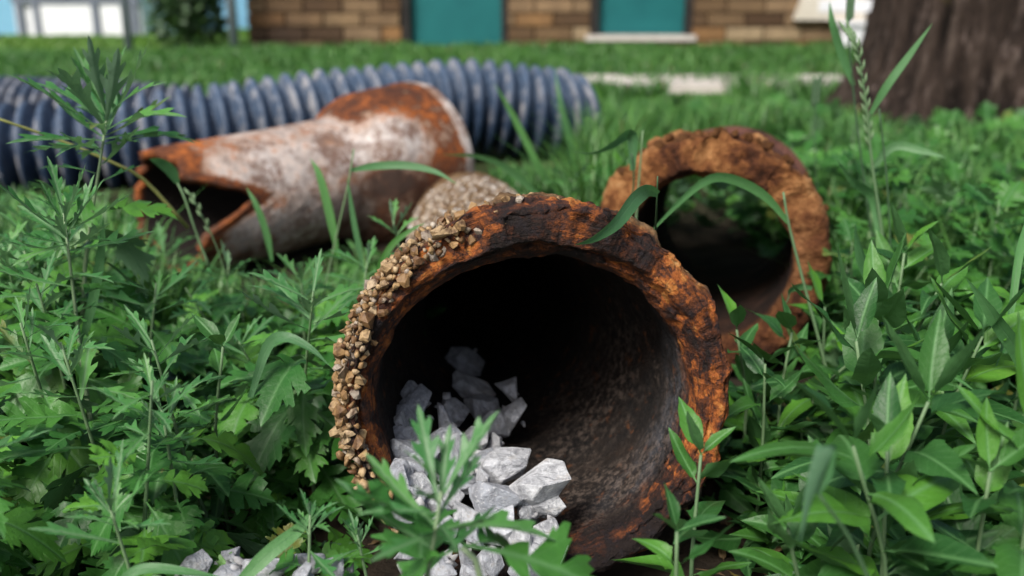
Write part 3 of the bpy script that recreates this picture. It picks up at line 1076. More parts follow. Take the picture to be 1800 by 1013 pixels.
def build_cross():
    """pale rust-streaked cross pipe: broken left end, flared bell at the right end"""
    B = at(742, 282, 1.71)
    yw = R(45)
    d = Vector((math.sin(yw), math.cos(yw), 0.035)).normalized()
    L = 0.47
    origin = B - d * L
    MC = frame_matrix(origin, d)
    loc = TEE.matrix_world.inverted() @ MC
    prof = [(0.0, 0.094), (0.05, 0.094), (0.20, 0.094), (0.275, 0.096), (0.295, 0.102), (0.322, 0.121), (0.345, 0.129), (0.42, 0.1315), (0.452, 0.1345), (0.468, 0.1345), (0.473, 0.130), (0.473, 0.118),
            (0.466, 0.112), (0.36, 0.108), (0.30, 0.086), (0.2, 0.082), (0.0, 0.0815)]
    prof = resample(prof, lambda s: 0.006)
    S, Rr, TH, F = lathe(prof, 260, True)
    nr = len(prof)
    iface = int(np.argmax([p[0] + p[1] * 0.01 for p in prof]))
    idx = np.repeat(np.arange(nr)[:, None], S.shape[1], 1)
    is_in = idx > iface
    # camera side of the pipe is local angle ~180 deg (x to the right of travel) -> compute
    cl = (MC.inverted() @ CAMP)
    th_cam = math.atan2(cl.y, cl.x)
    dth = (TH - th_cam + math.pi) % (2 * math.pi) - math.pi
    Pn = finish(S, Rr, TH)
    nz = fbm(Pn * 30, 5, 41).reshape(S.shape)
    edge = fbm(np.stack([np.cos(TH) * 4, np.sin(TH) * 4, TH * 0], -1).reshape(-1, 3), 4, 47).reshape(S.shape)
    notch = 0.085 * np.exp(-((dth + 0.02) / 0.30) ** 2) + 0.016 * edge + 0.012 * np.clip(edge, 0, 1)
    up_side = np.clip(np.sin(TH), 0, 1)
    cut = np.clip(notch + 0.0 * up_side, -0.01, 0.2)
    Sd = S + cut * np.clip(1 - S / 0.24, 0, 1)
    dent = 0.0
    Rd = Rr + np.where(is_in, 0.0012, 0.0016) * nz * 1.4 + dent
    V = finish(Sd, Rd, TH)
    rust = 0.37 + 0.46 * sstep(0.27, 0.31, Sd) * 1.0 + 0.55 * (1 - sstep(0.015, 0.055, Sd - cut * np.clip(1 - S / 0.24, 0, 1)))
    # pale patch on the bell shoulder, pale worn lip
    patch = np.exp(-((Sd - 0.335) / 0.045) ** 2) * np.exp(-((dth - 0.32) / 0.34) ** 2)
    rust = rust - 1.15 * patch
    rust = rust - 0.75 * sstep(0.448, 0.456, Sd)
    rust = rust + 0.16 * np.exp(-((dth + 0.10) / 0.16) ** 2) * (1 - sstep(0.29, 0.33, Sd)) 
    rust = rust + 0.16 * sstep(0.62, 0.95, dth) * (dth < 2.2) - 0.10 * sstep(-0.2, -0.5, dth)
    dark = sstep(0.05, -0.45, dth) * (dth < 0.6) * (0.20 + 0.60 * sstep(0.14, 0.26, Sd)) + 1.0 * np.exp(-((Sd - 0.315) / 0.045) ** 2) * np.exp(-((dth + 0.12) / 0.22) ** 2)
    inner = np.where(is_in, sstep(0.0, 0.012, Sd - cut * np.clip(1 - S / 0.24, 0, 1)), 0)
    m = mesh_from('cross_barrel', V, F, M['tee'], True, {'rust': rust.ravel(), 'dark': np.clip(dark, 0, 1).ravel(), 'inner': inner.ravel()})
    o = obj('cross_barrel', m, TEE)
    o.matrix_parent_inverse = Matrix.Identity(4)
    o.matrix_basis = loc
    o['label'] = 'pale rust-streaked cross pipe with a broken end and a flared bell'


build_cross()


def build_collar():
    Cc = at(1240, 458, 1.05)
    yw, tl = R(15.5), R(5.5)
    d = Vector((math.sin(yw) * math.cos(tl), math.cos(yw) * math.cos(tl), -math.sin(tl)))
    t = thing('rusty_pipe_collar', 'short rusty pipe length with crumbling ochre rim behind the stone-filled mouth', 'pipe')
    MM = frame_matrix(Cc, d)
    t.matrix_world = MM
    Ro, Ri, L = 0.125, 0.089, 0.42
    prof = [(0.0, Ro - 0.012), (0.002, Ro - 0.003), (0.010, Ro), (0.06, Ro - 0.004), (0.10, Ro - 0.012), (L - 0.03, Ro - 0.012), (L - 0.02, Ro - 0.004), (L, Ro - 0.004), (L, Ri + 0.004), (L - 0.1, Ri), (0.05, Ri), (0.015, Ri + 0.002), (0.002, Ri + 0.008)]
    prof = resample(prof + [prof[0]], lambda s: 0.0035 if s < 0.05 else 0.010)[:-1]
    S, Rr, TH, F = lathe(prof, 560, True)
    nr = len(prof)
    iL = max(i for i, p in enumerate(prof) if p[0] > L - 1e-6)
    idx = np.repeat(np.arange(nr)[:, None], S.shape[1], 1)
    is_in = idx > iL
    Pn = finish(S, Rr, TH)
    nz = fbm(Pn * 42, 5, 61).reshape(S.shape)
    lump = fbm(Pn * 26, 4, 67).reshape(S.shape)
    fine = fbm(Pn * 130, 3, 69).reshape(S.shape)
    rg = fbm(Pn * 30, 4, 71, True).reshape(S.shape)
    near = 1 - sstep(0.04, 0.10, S)
    top = np.clip(np.sin(TH - 0.05), 0, 1) ** 1.5
    topl = np.clip(np.sin(TH + 0.4), 0, 1)
    dr = np.where(is_in, -1, 1) * near * (0.0045 * nz + 0.002 * rg + 0.002 * fine)
    dr += (~is_in) * near * top * (0.026 * np.clip(lump + 0.12, 0, 1) + 0.003)
    dr += is_in * near * topl * (-0.010 * np.clip(lump + 0.35, 0, 1)) * sstep(0.06, 0.02, S)
    ds = near * (0.011 * lump + 0.008 * nz + 0.003 * fine)
    V = finish(S + ds, Rr + dr + 0.001 * nz, TH)
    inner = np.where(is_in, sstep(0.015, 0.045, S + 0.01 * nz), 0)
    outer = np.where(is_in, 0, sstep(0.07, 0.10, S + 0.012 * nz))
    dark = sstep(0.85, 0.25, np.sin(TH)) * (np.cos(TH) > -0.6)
    disp = np.clip(0.55 + 0.5 * lump + 0.35 * nz, 0, 1)
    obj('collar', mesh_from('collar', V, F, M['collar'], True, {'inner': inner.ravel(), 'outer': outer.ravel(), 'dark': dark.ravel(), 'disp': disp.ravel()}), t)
    # loose rust nodules baked on to the crown of the rim
    rr = random.Random(12)
    ms = [rock_mesh('rust_nodule', 300 + i, M['collar'], 12, 0.1) for i in range(4)]
    for mm in ms:
        mm.attributes.new('disp', 'FLOAT', 'POINT').data.foreach_set('value', np.full(len(mm.vertices), 0.62, dtype=np.float32))
    for i in range(46):
        th = rr.gauss(R(92), R(26))
        s = rr.uniform(0.004, 0.05)
        sz = rr.uniform(0.003, 0.008)
        r = Ro + 0.004 + rr.uniform(-0.002, 0.006)
        obj('rust_nodule', ms[i % 4], t, (r * math.cos(th), r * math.sin(th), s), Quaternion((rr.gauss(0, 1), rr.gauss(0, 1), rr.gauss(0, 1), rr.gauss(0, 1))).normalized(), (sz * 1.2, sz, sz * 0.8))


build_collar()


def build_corrugated(name, label, pts, rads, pitch, cut_end=False, nth=72, dusty=0.0):
    """ribbed drainage pipe along a curve"""
    cps = catmull(pts, 60)
    cum = [0]
    for a, b in zip(cps[:-1], cps[1:]):
        cum.append(cum[-1] + (b - a).length)
    L = cum[-1]
    per = 12
    n = int(L / pitch * per)
    arr = np.array([tuple(p) for p in cps])
    sarr = np.linspace(0, L, n)
    C = np.stack([np.interp(sarr, cum, arr[:, i]) for i in range(3)], -1)
    T = np.gradient(C, axis=0)
    T /= np.linalg.norm(T, axis=1, keepdims=True)
    upv = np.array([0, 0, 1.0])
    X = np.cross(T, upv)
    X /= np.linalg.norm(X, axis=1, keepdims=True)
    Y = np.cross(X, T)
    base = np.interp(sarr, np.linspace(0, L, len(rads)), rads)
    ph = (sarr / pitch) % 1.0
    ridge = np.clip(np.sin(math.pi * np.clip(ph / 0.72, 0, 1)), 0, 1) ** 0.5 * (ph < 0.72)
    rr_ = base + 0.030 * (ridge - 0.88)
    th = np.linspace(0, 2 * math.pi, nth, endpoint=False)
    rings = []
    wob = fbm(np.stack([sarr * 9, sarr * 0, sarr * 0], -1), 3, 77)
    for i in range(n):
        e = 1 + 0.045 * wob[i] * np.cos(2 * th + 0.6)
        rad = rr_[i] * e
        rings.append(C[i] + np.outer(rad * np.cos(th), X[i]) * 1.03 + np.outer(rad * np.sin(th), Y[i]) * 0.97)
    V = np.array(rings)
    if cut_end:                       # the end is cut aslant: lower lip sticks out less far, rim bent in
        w = sstep(L - 0.16, L, sarr)[:, None]
        slant = (np.sin(th)[None, :] * 0.5 - np.cos(th)[None, :] * 0.9) * 0.03
        V = V - (w * slant)[..., None] * T[:, None, :]
        shrink = 1 - 0.12 * sstep(L - 0.05, L, sarr)
        V = C[:, None, :] + (V - C[:, None, :]) * shrink[:, None, None]
    dirt = np.zeros((n, nth))
    lead = (ph > 0.03) & (ph < 0.24)
    dirt = np.maximum(dirt, np.repeat(lead.astype(float)[:, None], nth, 1) * 0.9)
    nzd = fbm(V.reshape(-1, 3) * 14, 3, 91).reshape(n, nth)
    dirt = np.clip(dirt * np.clip(0.6 + 0.9 * nzd, 0, 1) + dusty, 0, 1)
    top = np.repeat(np.clip(np.sin(th), 0, 1)[None, :], n, 0)  # upper side mask for the highlight painted into the colour
    # inner liner so that the open end has thickness and a dark bore
    k = 14
    inn = [C[n - 1] + (V[n - 1] - C[n - 1]) * f - T[n - 1] * dd for f, dd in ((0.93, 0.0), (0.90, 0.02), (0.88, 0.12), (0.88, 0.35))]
    allV = np.concatenate([V.reshape(-1, 3)] + inn)
    F = []
    tot = n + len(inn)
    for i in range(tot - 1):
        for q in range(nth):
            q2 = (q + 1) % nth
            F.append((i * nth + q, i * nth + q2, (i + 1) * nth + q2, (i + 1) * nth + q))
    pad = np.zeros(len(inn) * nth)
    o0 = Vector(C[0])
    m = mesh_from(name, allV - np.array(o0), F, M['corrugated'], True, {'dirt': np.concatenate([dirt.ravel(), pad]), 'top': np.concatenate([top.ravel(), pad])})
    return tag(obj(name, m, None, o0), label, 'pipe', 'corrugated drainage pipes in the grass')


build_corrugated('corrugated_pipe', 'front blue-grey corrugated pipe with its cut end behind the rusty bell',
                 [(-1.62, 1.93, 0.068), (-1.0, 2.01, 0.072), (-0.66, 2.11, 0.086), (-0.40, 2.22, 0.106), (-0.14, 2.32, 0.122), (0.04, 2.36, 0.106), (0.17, 2.38, 0.096)],
                 [0.088, 0.091, 0.097, 0.106, 0.112, 0.108, 0.104], 0.0375, True)
build_corrugated('corrugated_pipe', 'rear greyer corrugated pipe lying behind the front one at left',
                 [(-2.2, 2.50, 0.075), (-1.5, 2.47, 0.08), (-1.0, 2.42, 0.078), (-0.78, 2.42, 0.070), (-0.5, 2.52, 0.066), (-0.2, 2.66, 0.06)],
                 [0.098, 0.100, 0.100, 0.096, 0.092, 0.090], 0.030, False, 72, 0.55)


# ------------------------------------------------------------------ white stones
def stone_depth(px, py):
    ctl = [(955, 860, .675), (690, 704, .80), (870, 720, .88), (830, 640, 1.02), (800, 1000, .63), (888, 995, .635), (760, 800, .70), (700, 860, .655), (880, 870, .675), (720, 930, .635)]
    w = [1 / ((px - a) ** 2 + (py - b) ** 2 + 400) for a, b, _ in ctl]
    return sum(q * c[2] for q, c in zip(w, ctl)) / sum(w)


STONES = [  # px, py, width, height (photo pixels), label
    (955, 848, 86, 72, 'broad pale stone at the right edge of the pile on the bare pipe floor'),
    (891, 812, 88, 54, 'long grey stone lying flat above the broad pale stone'),
    (877, 874, 80, 66, 'round white stone in the middle of the pile in the pipe mouth'),
    (882, 922, 88, 56, 'large bright white stone at the front of the pile'),
    (818, 910, 48, 62, 'upright narrow white stone left of the large bright one'),
    (812, 838, 66, 50, 'pale stone behind the leafy stem near the centre of the pile'),
    (798, 797, 50, 62, 'pale wedge stone under the tip of the front mugwort'),
    (838, 775, 54, 42, 'small grey stone behind the long flat grey stone'),
    (766, 736, 50, 44, 'dark grey stone next to the pointed one at the back left of the pile'),
    (735, 716, 54, 66, 'tall pointed grey stone standing at the back left of the pile'),
    (700, 742, 46, 42, 'grey stone against the left pipe wall, below the corner stone'),
    (715, 771, 50, 42, 'thin flat oval grey stone at the left of the pile'),
    (689, 705, 36, 36, 'small grey stone in the far left corner of the pile'),
    (801, 722, 46, 44, 'slanted striped grey stone at the shaded back of the pile'),
    (849, 716, 50, 56, 'dark shaded stone left of the two leaning stones'),
    (870, 752, 44, 46, 'left one of the two leaning stones deep in the pipe'),
    (907, 733, 46, 58, 'right triangular one of the two leaning stones deep in the pipe'),
    (899, 690, 46, 42, 'dark stone just above the two leaning stones'),
    (830, 681, 72, 34, 'long dark stone far back on the pipe floor'),
    (822, 636, 66, 42, 'farthest stone, barely lit in the dark of the pipe'),
    (925, 868, 54, 32, 'thin slab tilted between the round and the broad stone'),
    (958, 889, 52, 36, 'shaded grey stone tucked under the broad pale stone'),
    (929, 900, 30, 28, 'smallest grey chip below the thin tilted slab'),
    (962, 934, 40, 50, 'small upright white stone by the right front lobed leaf'),
    (945, 968, 90, 58, 'wide white stone at the lower right front of the pile'),
    (903, 950, 60, 52, 'white stone between the large bright one and the wide front one'),
    (864, 992, 48, 46, 'white stone at the bottom edge below the large bright one'),
    (806, 978, 46, 40, 'white stone half hidden by the front leaf stalk'),
    (752, 942, 46, 42, 'pale stone at the lower left of the pile behind the front leaf'),
    (790, 874, 46, 46, 'pale stone right behind the front mugwort stem'),
    (735, 858, 52, 48, 'pale stone left of the front mugwort stem'),
    (712, 890, 44, 44, 'grey stone near the left rim below the front leaf'),
    (728, 822, 54, 46, 'pale grey stone in the left middle of the pile'),
    (774, 930, 46, 44, 'pale stone in front of the narrow upright stone'),
    (760, 893, 46, 44, 'pale stone just left of the front mugwort stem, lower down'),
    (745, 798, 50, 44, 'cracked pale stone in the upper left of the pile'),
    (690, 800, 44, 46, 'grey stone leaning on the left pipe wall'),
    (838, 846, 46, 40, 'grey stone filling the gap left of the round white stone'),
    (850, 810, 44, 36, 'grey stone half under the long flat grey one'),
    (700, 838, 40, 46, 'dark grey stone wedged against the left rim'),
    (782, 768, 44, 36, 'grey stone behind the pale wedge stone'),
    (702, 905, 46, 44, 'pale stone in the lower left corner of the pile by the rim'),
    (722, 975, 48, 46, 'white stone at the lowest left of the pile on the rim'),
    (775, 1000, 52, 46, 'white stone at the bottom edge under the front mugwort stem'),
    (832, 1008, 46, 40, 'white stone at the bottom edge right of the front mugwort stem'),
    (925, 1004, 50, 44, 'white stone at the bottom edge below the wide front one'),
    (668, 765, 36, 40, 'small grey stone tight against the inner left rim'),
    (672, 865, 38, 42, 'grey stone wedged low against the inner left rim'),
    (860, 780, 40, 32, 'grey chip above the long flat stone, right of centre'),
    (838, 948, 44, 42, 'white stone under the left side of the large bright one'),
]
OUTSIDE = [
    (343, 995, 44, 44, 0.585, 'brown-stained white stone lowest at the left of the spill outside'),
    (412, 985, 40, 36, 0.60, 'tan stone half covered by weeds outside the pipe'),
    (468, 1002, 70, 54, 0.575, 'bright pointed white stone outside the pipe by the grass blade'),
    (545, 990, 52, 46, 0.575, 'grey faceted stone behind two white ones outside the pipe'),
    (592, 1003, 40, 48, 0.57, 'white stone outside the pipe nearest its left rim'),
    (403, 1010, 60, 34, 0.575, 'low white stone at the bottom edge outside the pipe'),
    (540, 1012, 42, 40, 0.56, 'small sharp white stone at the bottom edge outside the pipe'),
]
MINV = MF.inverted()


def build_stones():
    meshes = [rock_mesh('stone', 500 + i, M['stone'], 10 + i % 5, 0.035, True) for i in range(14)]
    rr = random.Random(3)
    placed = []
    for i, s in enumerate(STONES):
        px, py, w, h, lab = s
        d = stone_depth(px, py)
        p = at(px, py, d)
        q = MINV @ p
        rad = max(w, h) / 2 * d / FPX
        rl = math.hypot(q.x, q.y)
        ri = float(np.interp(q.z, [0, 0.05, 0.10, 0.18, 0.28, 0.42, 0.56], [0.110, 0.1065, 0.105, 0.092, 0.076, 0.071, 0.067])) - rad * 0.55
        if q.z > -0.01 and rl > ri:                  # keep it inside the bore
            q.x, q.y = q.x * ri / rl, q.y * ri / rl
            p = MF @ q
        placed.append((p, w, h, d, lab, 'white stones piled in the pipe mouth'))
    for px, py, w, h, d, lab in OUTSIDE:
        placed.append((at(px, py, d), w, h, d, lab, 'white stones spilled on the soil outside the pipe'))
    for i, (p, w, h, d, lab, grp) in enumerate(placed):
        sx, sz = w / 2 * d / FPX * 1.45, h / 2 * d / FPX * 1.45
        o = obj('white_stone', meshes[rr.randrange(14)], None, p, (rr.uniform(-0.5, 0.5), rr.uniform(-0.35, 0.35), rr.uniform(-0.4, 0.4)), (sx, (sx + sz) / 2 * rr.uniform(0.75, 1.0), sz))
        tag(o, lab, 'stone', grp)


build_stones()


def stone_fines():
    rr = random.Random(8)
    src = [mesh_arrays_plain(rock_mesh('chip', 700 + i, M['stone'], 8 + i % 4, 0.0)) for i in range(6)]
    SV, ST, off = [], [], 0
    spots = [(s[0], s[1], stone_depth(s[0], s[1])) for s in STONES] + [(o_[0], o_[1], o_[4]) for o_ in OUTSIDE]
    for px, py, d in spots:
        for _ in range(3 if py < 780 and px > 760 else 6):
            p = at(px + rr.gauss(-4, 17), py + rr.gauss(8, 13), d + rr.uniform(0.0, 0.012))
            q = MINV @ p
            rl = math.hypot(q.x, q.y)
            ri = float(np.interp(q.z, [0, 0.05, 0.10, 0.18, 0.28, 0.42], [0.108, 0.105, 0.103, 0.090, 0.074, 0.069])) - 0.004
            if q.z > -0.01 and rl > ri:
                p = MF @ Vector((q.x * ri / rl, q.y * ri / rl, q.z))
            v, tr = src[rr.randrange(6)]
            sz = rr.choice((0.0022, 0.003, 0.0042, 0.006))
            rot = Quaternion((rr.gauss(0, 1), rr.gauss(0, 1), rr.gauss(0, 1), rr.gauss(0, 1))).normalized()
            SV.append((v * np.array([1.2, 1.0, 0.7]) * sz) @ np.array(rot.to_matrix()).T + np.array(p))
            ST.append(tr + off)
            off += len(v)
    m = tri_mesh('stone_chips', np.concatenate(SV), np.concatenate(ST), M['chips'], None, None, False)
    tag(obj('stone_chips', m), 'small grey chips and fines between the white stones', None, None, 'stuff')


def mesh_arrays_plain(m):
    v = np.empty(len(m.vertices) * 3)
    m.vertices.foreach_get('co', v)
    m.calc_loop_triangles()
    t = np.empty(len(m.loop_triangles) * 3, dtype=np.int32)
    m.loop_triangles.foreach_get('vertices', t)
    return v.reshape(-1, 3), t.reshape(-1, 3)


stone_fines()


# ------------------------------------------------------------------ tree at right
def build_tree():
    bx, by = 1.36, 2.98
    t = thing('shade_tree', 'thick dark tree trunk with furrowed bark at the right edge', 'tree', (bx, by, -0.03))
    n, nth = 110, 220
    zz = np.concatenate([np.linspace(0, 1.0, 80), np.linspace(1.05, 4.2, 30)])
    th = np.linspace(0, 2 * math.pi, nth, endpoint=False)
    Z, TH = np.meshgrid(zz, th, indexing='ij')
    r0 = 0.285 - 0.02 * Z + 0.17 * np.exp(-Z / 0.12) * (0.75 + 0.45 * np.cos(TH * 5 + 0.6)) + 0.03 * np.exp(-Z / 0.3)
    p = np.stack([np.cos(TH) * 9, np.sin(TH) * 9, Z * 2.2], -1).reshape(-1, 3)
    rd = fbm(p * 1.3, 4, 101, True).reshape(Z.shape)
    nz = fbm(p * np.array([4, 4, 9]), 3, 107).reshape(Z.shape)
    r = r0 + 0.030 * rd + 0.010 * nz
    V = np.stack([r * np.cos(TH) + 0.02 * Z, r * np.sin(TH), Z], -1).reshape(-1, 3)
    F = [(i * nth + k, i * nth + (k + 1) % nth, (i + 1) * nth + (k + 1) % nth, (i + 1) * nth + k) for i in range(n - 1) for k in range(nth)]
    trunk = obj('trunk', mesh_from('trunk', V, F, M['bark'], True, {'ridge': np.clip(0.5 + 0.5 * rd, 0, 1).ravel()}), t)
    rr = random.Random(9)
    parts = []
    tips = []
    for i in range(9):
        a = i * 2.4
        s = Vector((0.07, 0, 3.2 + 0.12 * i))
        e = s + Vector((math.cos(a) * rr.uniform(1.2, 2.2), math.sin(a) * rr.uniform(1.2, 2.2), rr.uniform(0.9, 2.4)))
        mid = s.lerp(e, 0.5) + Vector((0, 0, 0.25))
        parts.append(tube(catmull([s, mid, e], 8), list(np.linspace(0.11, 0.02, 8)), 8))
        tips += catmull([s, mid, e], 8)[3:]
    Vl, Fl = join(*parts)
    obj('limb', mesh_from('limb', Vl, Fl, M['bark'], True, {'ridge': np.full(len(Vl), 0.5)}), t)
    SV, ST, off = [], [], 0
    for c in tips:
        for _ in range(60):
            q = c + Vector((rr.gauss(0, 0.4), rr.gauss(0, 0.4), rr.gauss(0, 0.28)))
            u = Vector((rr.gauss(0, 1), rr.gauss(0, 1), rr.gauss(0, 0.5))).normalized() * 0.07
            w = u.cross(Vector((rr.gauss(0, 1), rr.gauss(0, 1), rr.gauss(0, 1)))).normalized() * 0.035
            SV += [q - u, q + w, q + u, q - w]
            ST += [(off, off + 1, off + 2), (off, off + 2, off + 3)]
            off += 4
    m = tri_mesh('crown', np.array([tuple(v) for v in SV]), ST, M['crown'], {'rnd': np.repeat(RNG.random(off // 4), 4)}, np.tile([[0, .5], [.5, 1], [1, .5], [.5, 0]], (off // 4, 1)))
    obj('crown', m, t)


build_tree()


# ------------------------------------------------------------------ leaves
def leaf_mesh(name, half, mat, seed, droop=0.3, fold=0.25, wave=0.05, curl=0.0, grid=9, wscale=1.0, asym=0.1, smooth=0):
    """half: right-hand outline (y along 0..1, x out). Triangulated with inner points so it can bend."""
    rr = random.Random(seed)
    if smooth:
        half = [(p.x, max(0.0, p.y)) for p in catmull([Vector((y, x, 0)) for y, x in half], smooth)]
        half[-1] = (1.0, 0.0)
    right = [(x * wscale * (1 + rr.uniform(-asym, asym)), y) for y, x in half]
    left = [(-x * wscale * (1 + rr.uniform(-asym, asym)), y + (rr.uniform(-0.012, 0.012) if 0.02 < y < 0.97 else 0)) for y, x in half]
    if right[-1][0] < 1e-6:
        left = left[:-1]
    outl = right + left[::-1]
    pts = [Vector(p) for p in outl]
    n = len(pts)
    edges = [(i, (i + 1) % n) for i in range(n)]
    for k in range(1, grid):
        pts.append(Vector((0.0, k / grid)))
        for sx in (-0.10, 0.10, -0.2, 0.2):
            pts.append(Vector((sx * wscale * 1.1, k / grid + abs(sx) * 0.4)))
    vs, _, fs, *_ = geometry.delaunay_2d_cdt(pts, edges, [], 1, 1e-5)
    ph = rr.uniform(0, 6)
    V, UV = [], []
    for v in vs:
        x, y = v.x, v.y
        z = -droop * y * y + fold * abs(x) - curl * x * x * 3 + wave * math.sin(9 * y + ph) * abs(x) * 3 + wave * 0.5 * math.sin(23 * x + ph)
        sway = 0.06 * math.sin(ph) * y * y
        V.append((x + sway, y * (1 - 0.25 * droop * y), z))
        UV.append((y, 0.5 + x))
    m = mesh_from(name, V, fs, mat, True, None, UV)
    # faces up
    if len(m.polygons) and sum(p.normal.z for p in m.polygons) < 0:
        m.flip_normals()
    return m


def mugwort_half(sinus=0.06, width=1.0, forward=0.0, tooth=1.0):
    s, w, f = sinus, width, forward
    return [(0.0, 0.010), (0.14, 0.012), (0.24, 0.016),
            (0.27, 0.06 * w), (0.34 + f, 0.15 * w), (0.40 + f, 0.19 * w), (0.40 + f, 0.12 * w), (0.385, s * 0.6),
            (0.42, s + 0.03 * w), (0.50 + f, 0.23 * w), (0.545 + f, 0.27 * w * tooth), (0.56 + f, 0.24 * w), (0.62 + f, 0.335 * w), (0.66 + f, 0.33 * w), (0.63 + f, 0.255 * w), (0.69 + f, 0.25 * w), (0.665 + f, 0.19 * w), (0.60, s),
            (0.63, s + 0.04 * w), (0.72 + f, 0.20 * w), (0.80 + f, 0.27 * w), (0.835 + f, 0.265 * w), (0.81 + f, 0.20 * w), (0.87 + f, 0.185 * w), (0.83 + f, 0.13 * w), (0.775, s * 0.9),
            (0.80, s + 0.035 * w), (0.87, 0.12 * w), (0.925, 0.125 * w), (0.91, 0.075 * w), (0.955, 0.06 * w), (0.97, 0.035 * w), (1.0, 0.0)]


def narrow_half():
    return [(0.0, 0.012), (0.2, 0.022), (0.42, 0.045), (0.56, 0.11), (0.63, 0.12), (0.58, 0.045), (0.66, 0.05), (0.78, 0.085), (0.84, 0.08), (0.79, 0.035), (0.90, 0.028), (1.0, 0.0)]


def lance_half(w=0.2, tooth=True):
    h = [(0.0, 0.012), (0.12, 0.014), (0.17, 0.07 * w / .2), (0.25, 0.145 * w / .2)]
    if tooth:
        h += [(0.30, 0.19 * w / .2), (0.325, 0.225 * w / .2), (0.36, 0.185 * w / .2)]
    h += [(0.46, 0.19 * w / .2), (0.58, 0.168 * w / .2), (0.70, 0.132 * w / .2), (0.82, 0.083 * w / .2), (0.92, 0.037 * w / .2), (1.0, 0.0)]
    return h


LEAF = {'mug': [], 'tip': [], 'lance': [], 'young': [], 'herb': [], 'lowmug': [], 'lowlance': []}
for i in range(9):
    LEAF['mug'].append(leaf_mesh('leaf', mugwort_half([0.028, 0.045, 0.075][i % 3], 0.88 + 0.1 * (i % 4), 0.02 * (i % 2)), M['mugwort'], 20 + i, [0.25, 0.45, 0.7, 0.05, 0.35, 0.9][i % 6], 0.2 + 0.08 * (i % 3), 0.05, 0.1 * (i % 3)))
    LEAF['herb'].append(leaf_mesh('leaf', mugwort_half(0.07 + 0.03 * (i % 3), 1.35, 0.0), M['herb'], 60 + i, [0.2, 0.45, 0.05][i % 3], 0.15, 0.06, 0.1))
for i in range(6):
    LEAF['tip'].append(leaf_mesh('leaf', narrow_half(), M['mugwort_lit_tip'], 90 + i, [-0.15, 0.1, 0.3][i % 3], 0.5, 0.02, 0, 7, [1.0, 1.25][i % 2]))
for i in range(8):
    LEAF['lance'].append(leaf_mesh('leaf', lance_half([0.17, 0.195, 0.22][i % 3], i % 3 != 1), M['goosefoot'], 120 + i, [0.1, 0.4, 0.6, -0.15][i % 4], [0.2, 0.08][i % 2], 0.06, 0.0, 9, 1.0, 0.05, 24))
for i in range(4):
    LEAF['young'].append(leaf_mesh('leaf', lance_half(0.17, False), M['goosefoot'], 140 + i, [-0.15, 0.1][i % 2], 0.45, 0.03, 0, 6, 1.0, 0.05, 20))


def mesh_arrays(m):
    m.calc_loop_triangles()
    v = np.empty(len(m.vertices) * 3)
    m.vertices.foreach_get('co', v)
    tr = np.empty(len(m.loop_triangles) * 3, dtype=np.int32)
    m.loop_triangles.foreach_get('vertices', tr)
    uv = np.zeros((len(m.vertices), 2))
    li = np.empty(len(m.loops), dtype=np.int32)
    m.loops.foreach_get('vertex_index', li)
    u = np.empty(len(m.loops) * 2)
    m.uv_layers[0].data.foreach_get('uv', u)
    uv[li] = u.reshape(-1, 2)
    return v.reshape(-1, 3), tr.reshape(-1, 3), uv


def leaf_quat(az, elev, roll=0.0):
    """leaf +Y points to azimuth az, raised by elev; roll about its own axis"""
    return Quaternion((0, 0, 1), az - math.pi / 2) @ Quaternion((1, 0, 0), elev) @ Quaternion((0, 1, 0), roll)


def stem_obj(pts, r0, r1, mat, parent, nseg=6, name='stem'):
    n = len(pts)
    V, F = tube(pts, list(np.linspace(r0, r1, n)), nseg)
    return obj(name, mesh_from(name, V, F, mat), parent)


def mugwort(loc, h, lean=(0, 0), leaves=14, size=0.055, label='', group=None, rs=None, tip=True, t0=0.15, kind='mug', dense_tip=9, stemmat='stem', tipscale=1.0):
    rr = random.Random(rs if rs is not None else random.random())
    t = thing('mugwort_plant' if kind == 'mug' else 'leafy_herb', label, 'plant', loc, None, group)
    top = Vector((lean[0], lean[1], h))
    c1 = Vector((lean[0] * 0.25 + rr.uniform(-.1, .1) * h, lean[1] * 0.25 + rr.uniform(-.1, .1) * h, h * 0.45))
    pts = catmull([Vector((0, 0, -0.015)), c1, top], 9)
    stem_obj(pts, 0.0013 + 0.004 * h + (0.0008 if tipscale != 1.0 else 0), 0.0008, M[stemmat], t)
    a0 = rr.uniform(0, 6.28)
    for i in range(leaves):
        u = t0 + (0.97 - t0) * (i + 0.5) / leaves
        p = pts[min(int(u * 8), 7)].lerp(pts[min(int(u * 8) + 1, 8)], u * 8 - int(u * 8))
        az = a0 + i * 2.4 + rr.uniform(-0.4, 0.4)
        el = R(-16) + R(44) * u ** 1.6 + rr.uniform(-0.25, 0.25)
        s = size * (1.0 - 0.35 * max(0, u - 0.45) / 0.55) * rr.uniform(0.75, 1.2)
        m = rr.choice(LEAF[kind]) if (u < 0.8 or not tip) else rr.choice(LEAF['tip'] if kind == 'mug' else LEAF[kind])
        obj('leaf', m, t, p, leaf_quat(az, el, rr.uniform(-0.35, 0.35)), s)
    if tip:
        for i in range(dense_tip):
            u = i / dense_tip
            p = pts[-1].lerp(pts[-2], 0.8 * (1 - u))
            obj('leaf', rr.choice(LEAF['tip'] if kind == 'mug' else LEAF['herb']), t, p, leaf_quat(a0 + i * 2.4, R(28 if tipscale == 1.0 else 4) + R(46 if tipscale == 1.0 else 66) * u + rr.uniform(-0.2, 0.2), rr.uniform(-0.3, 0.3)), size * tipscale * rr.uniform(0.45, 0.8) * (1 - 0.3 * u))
    return t


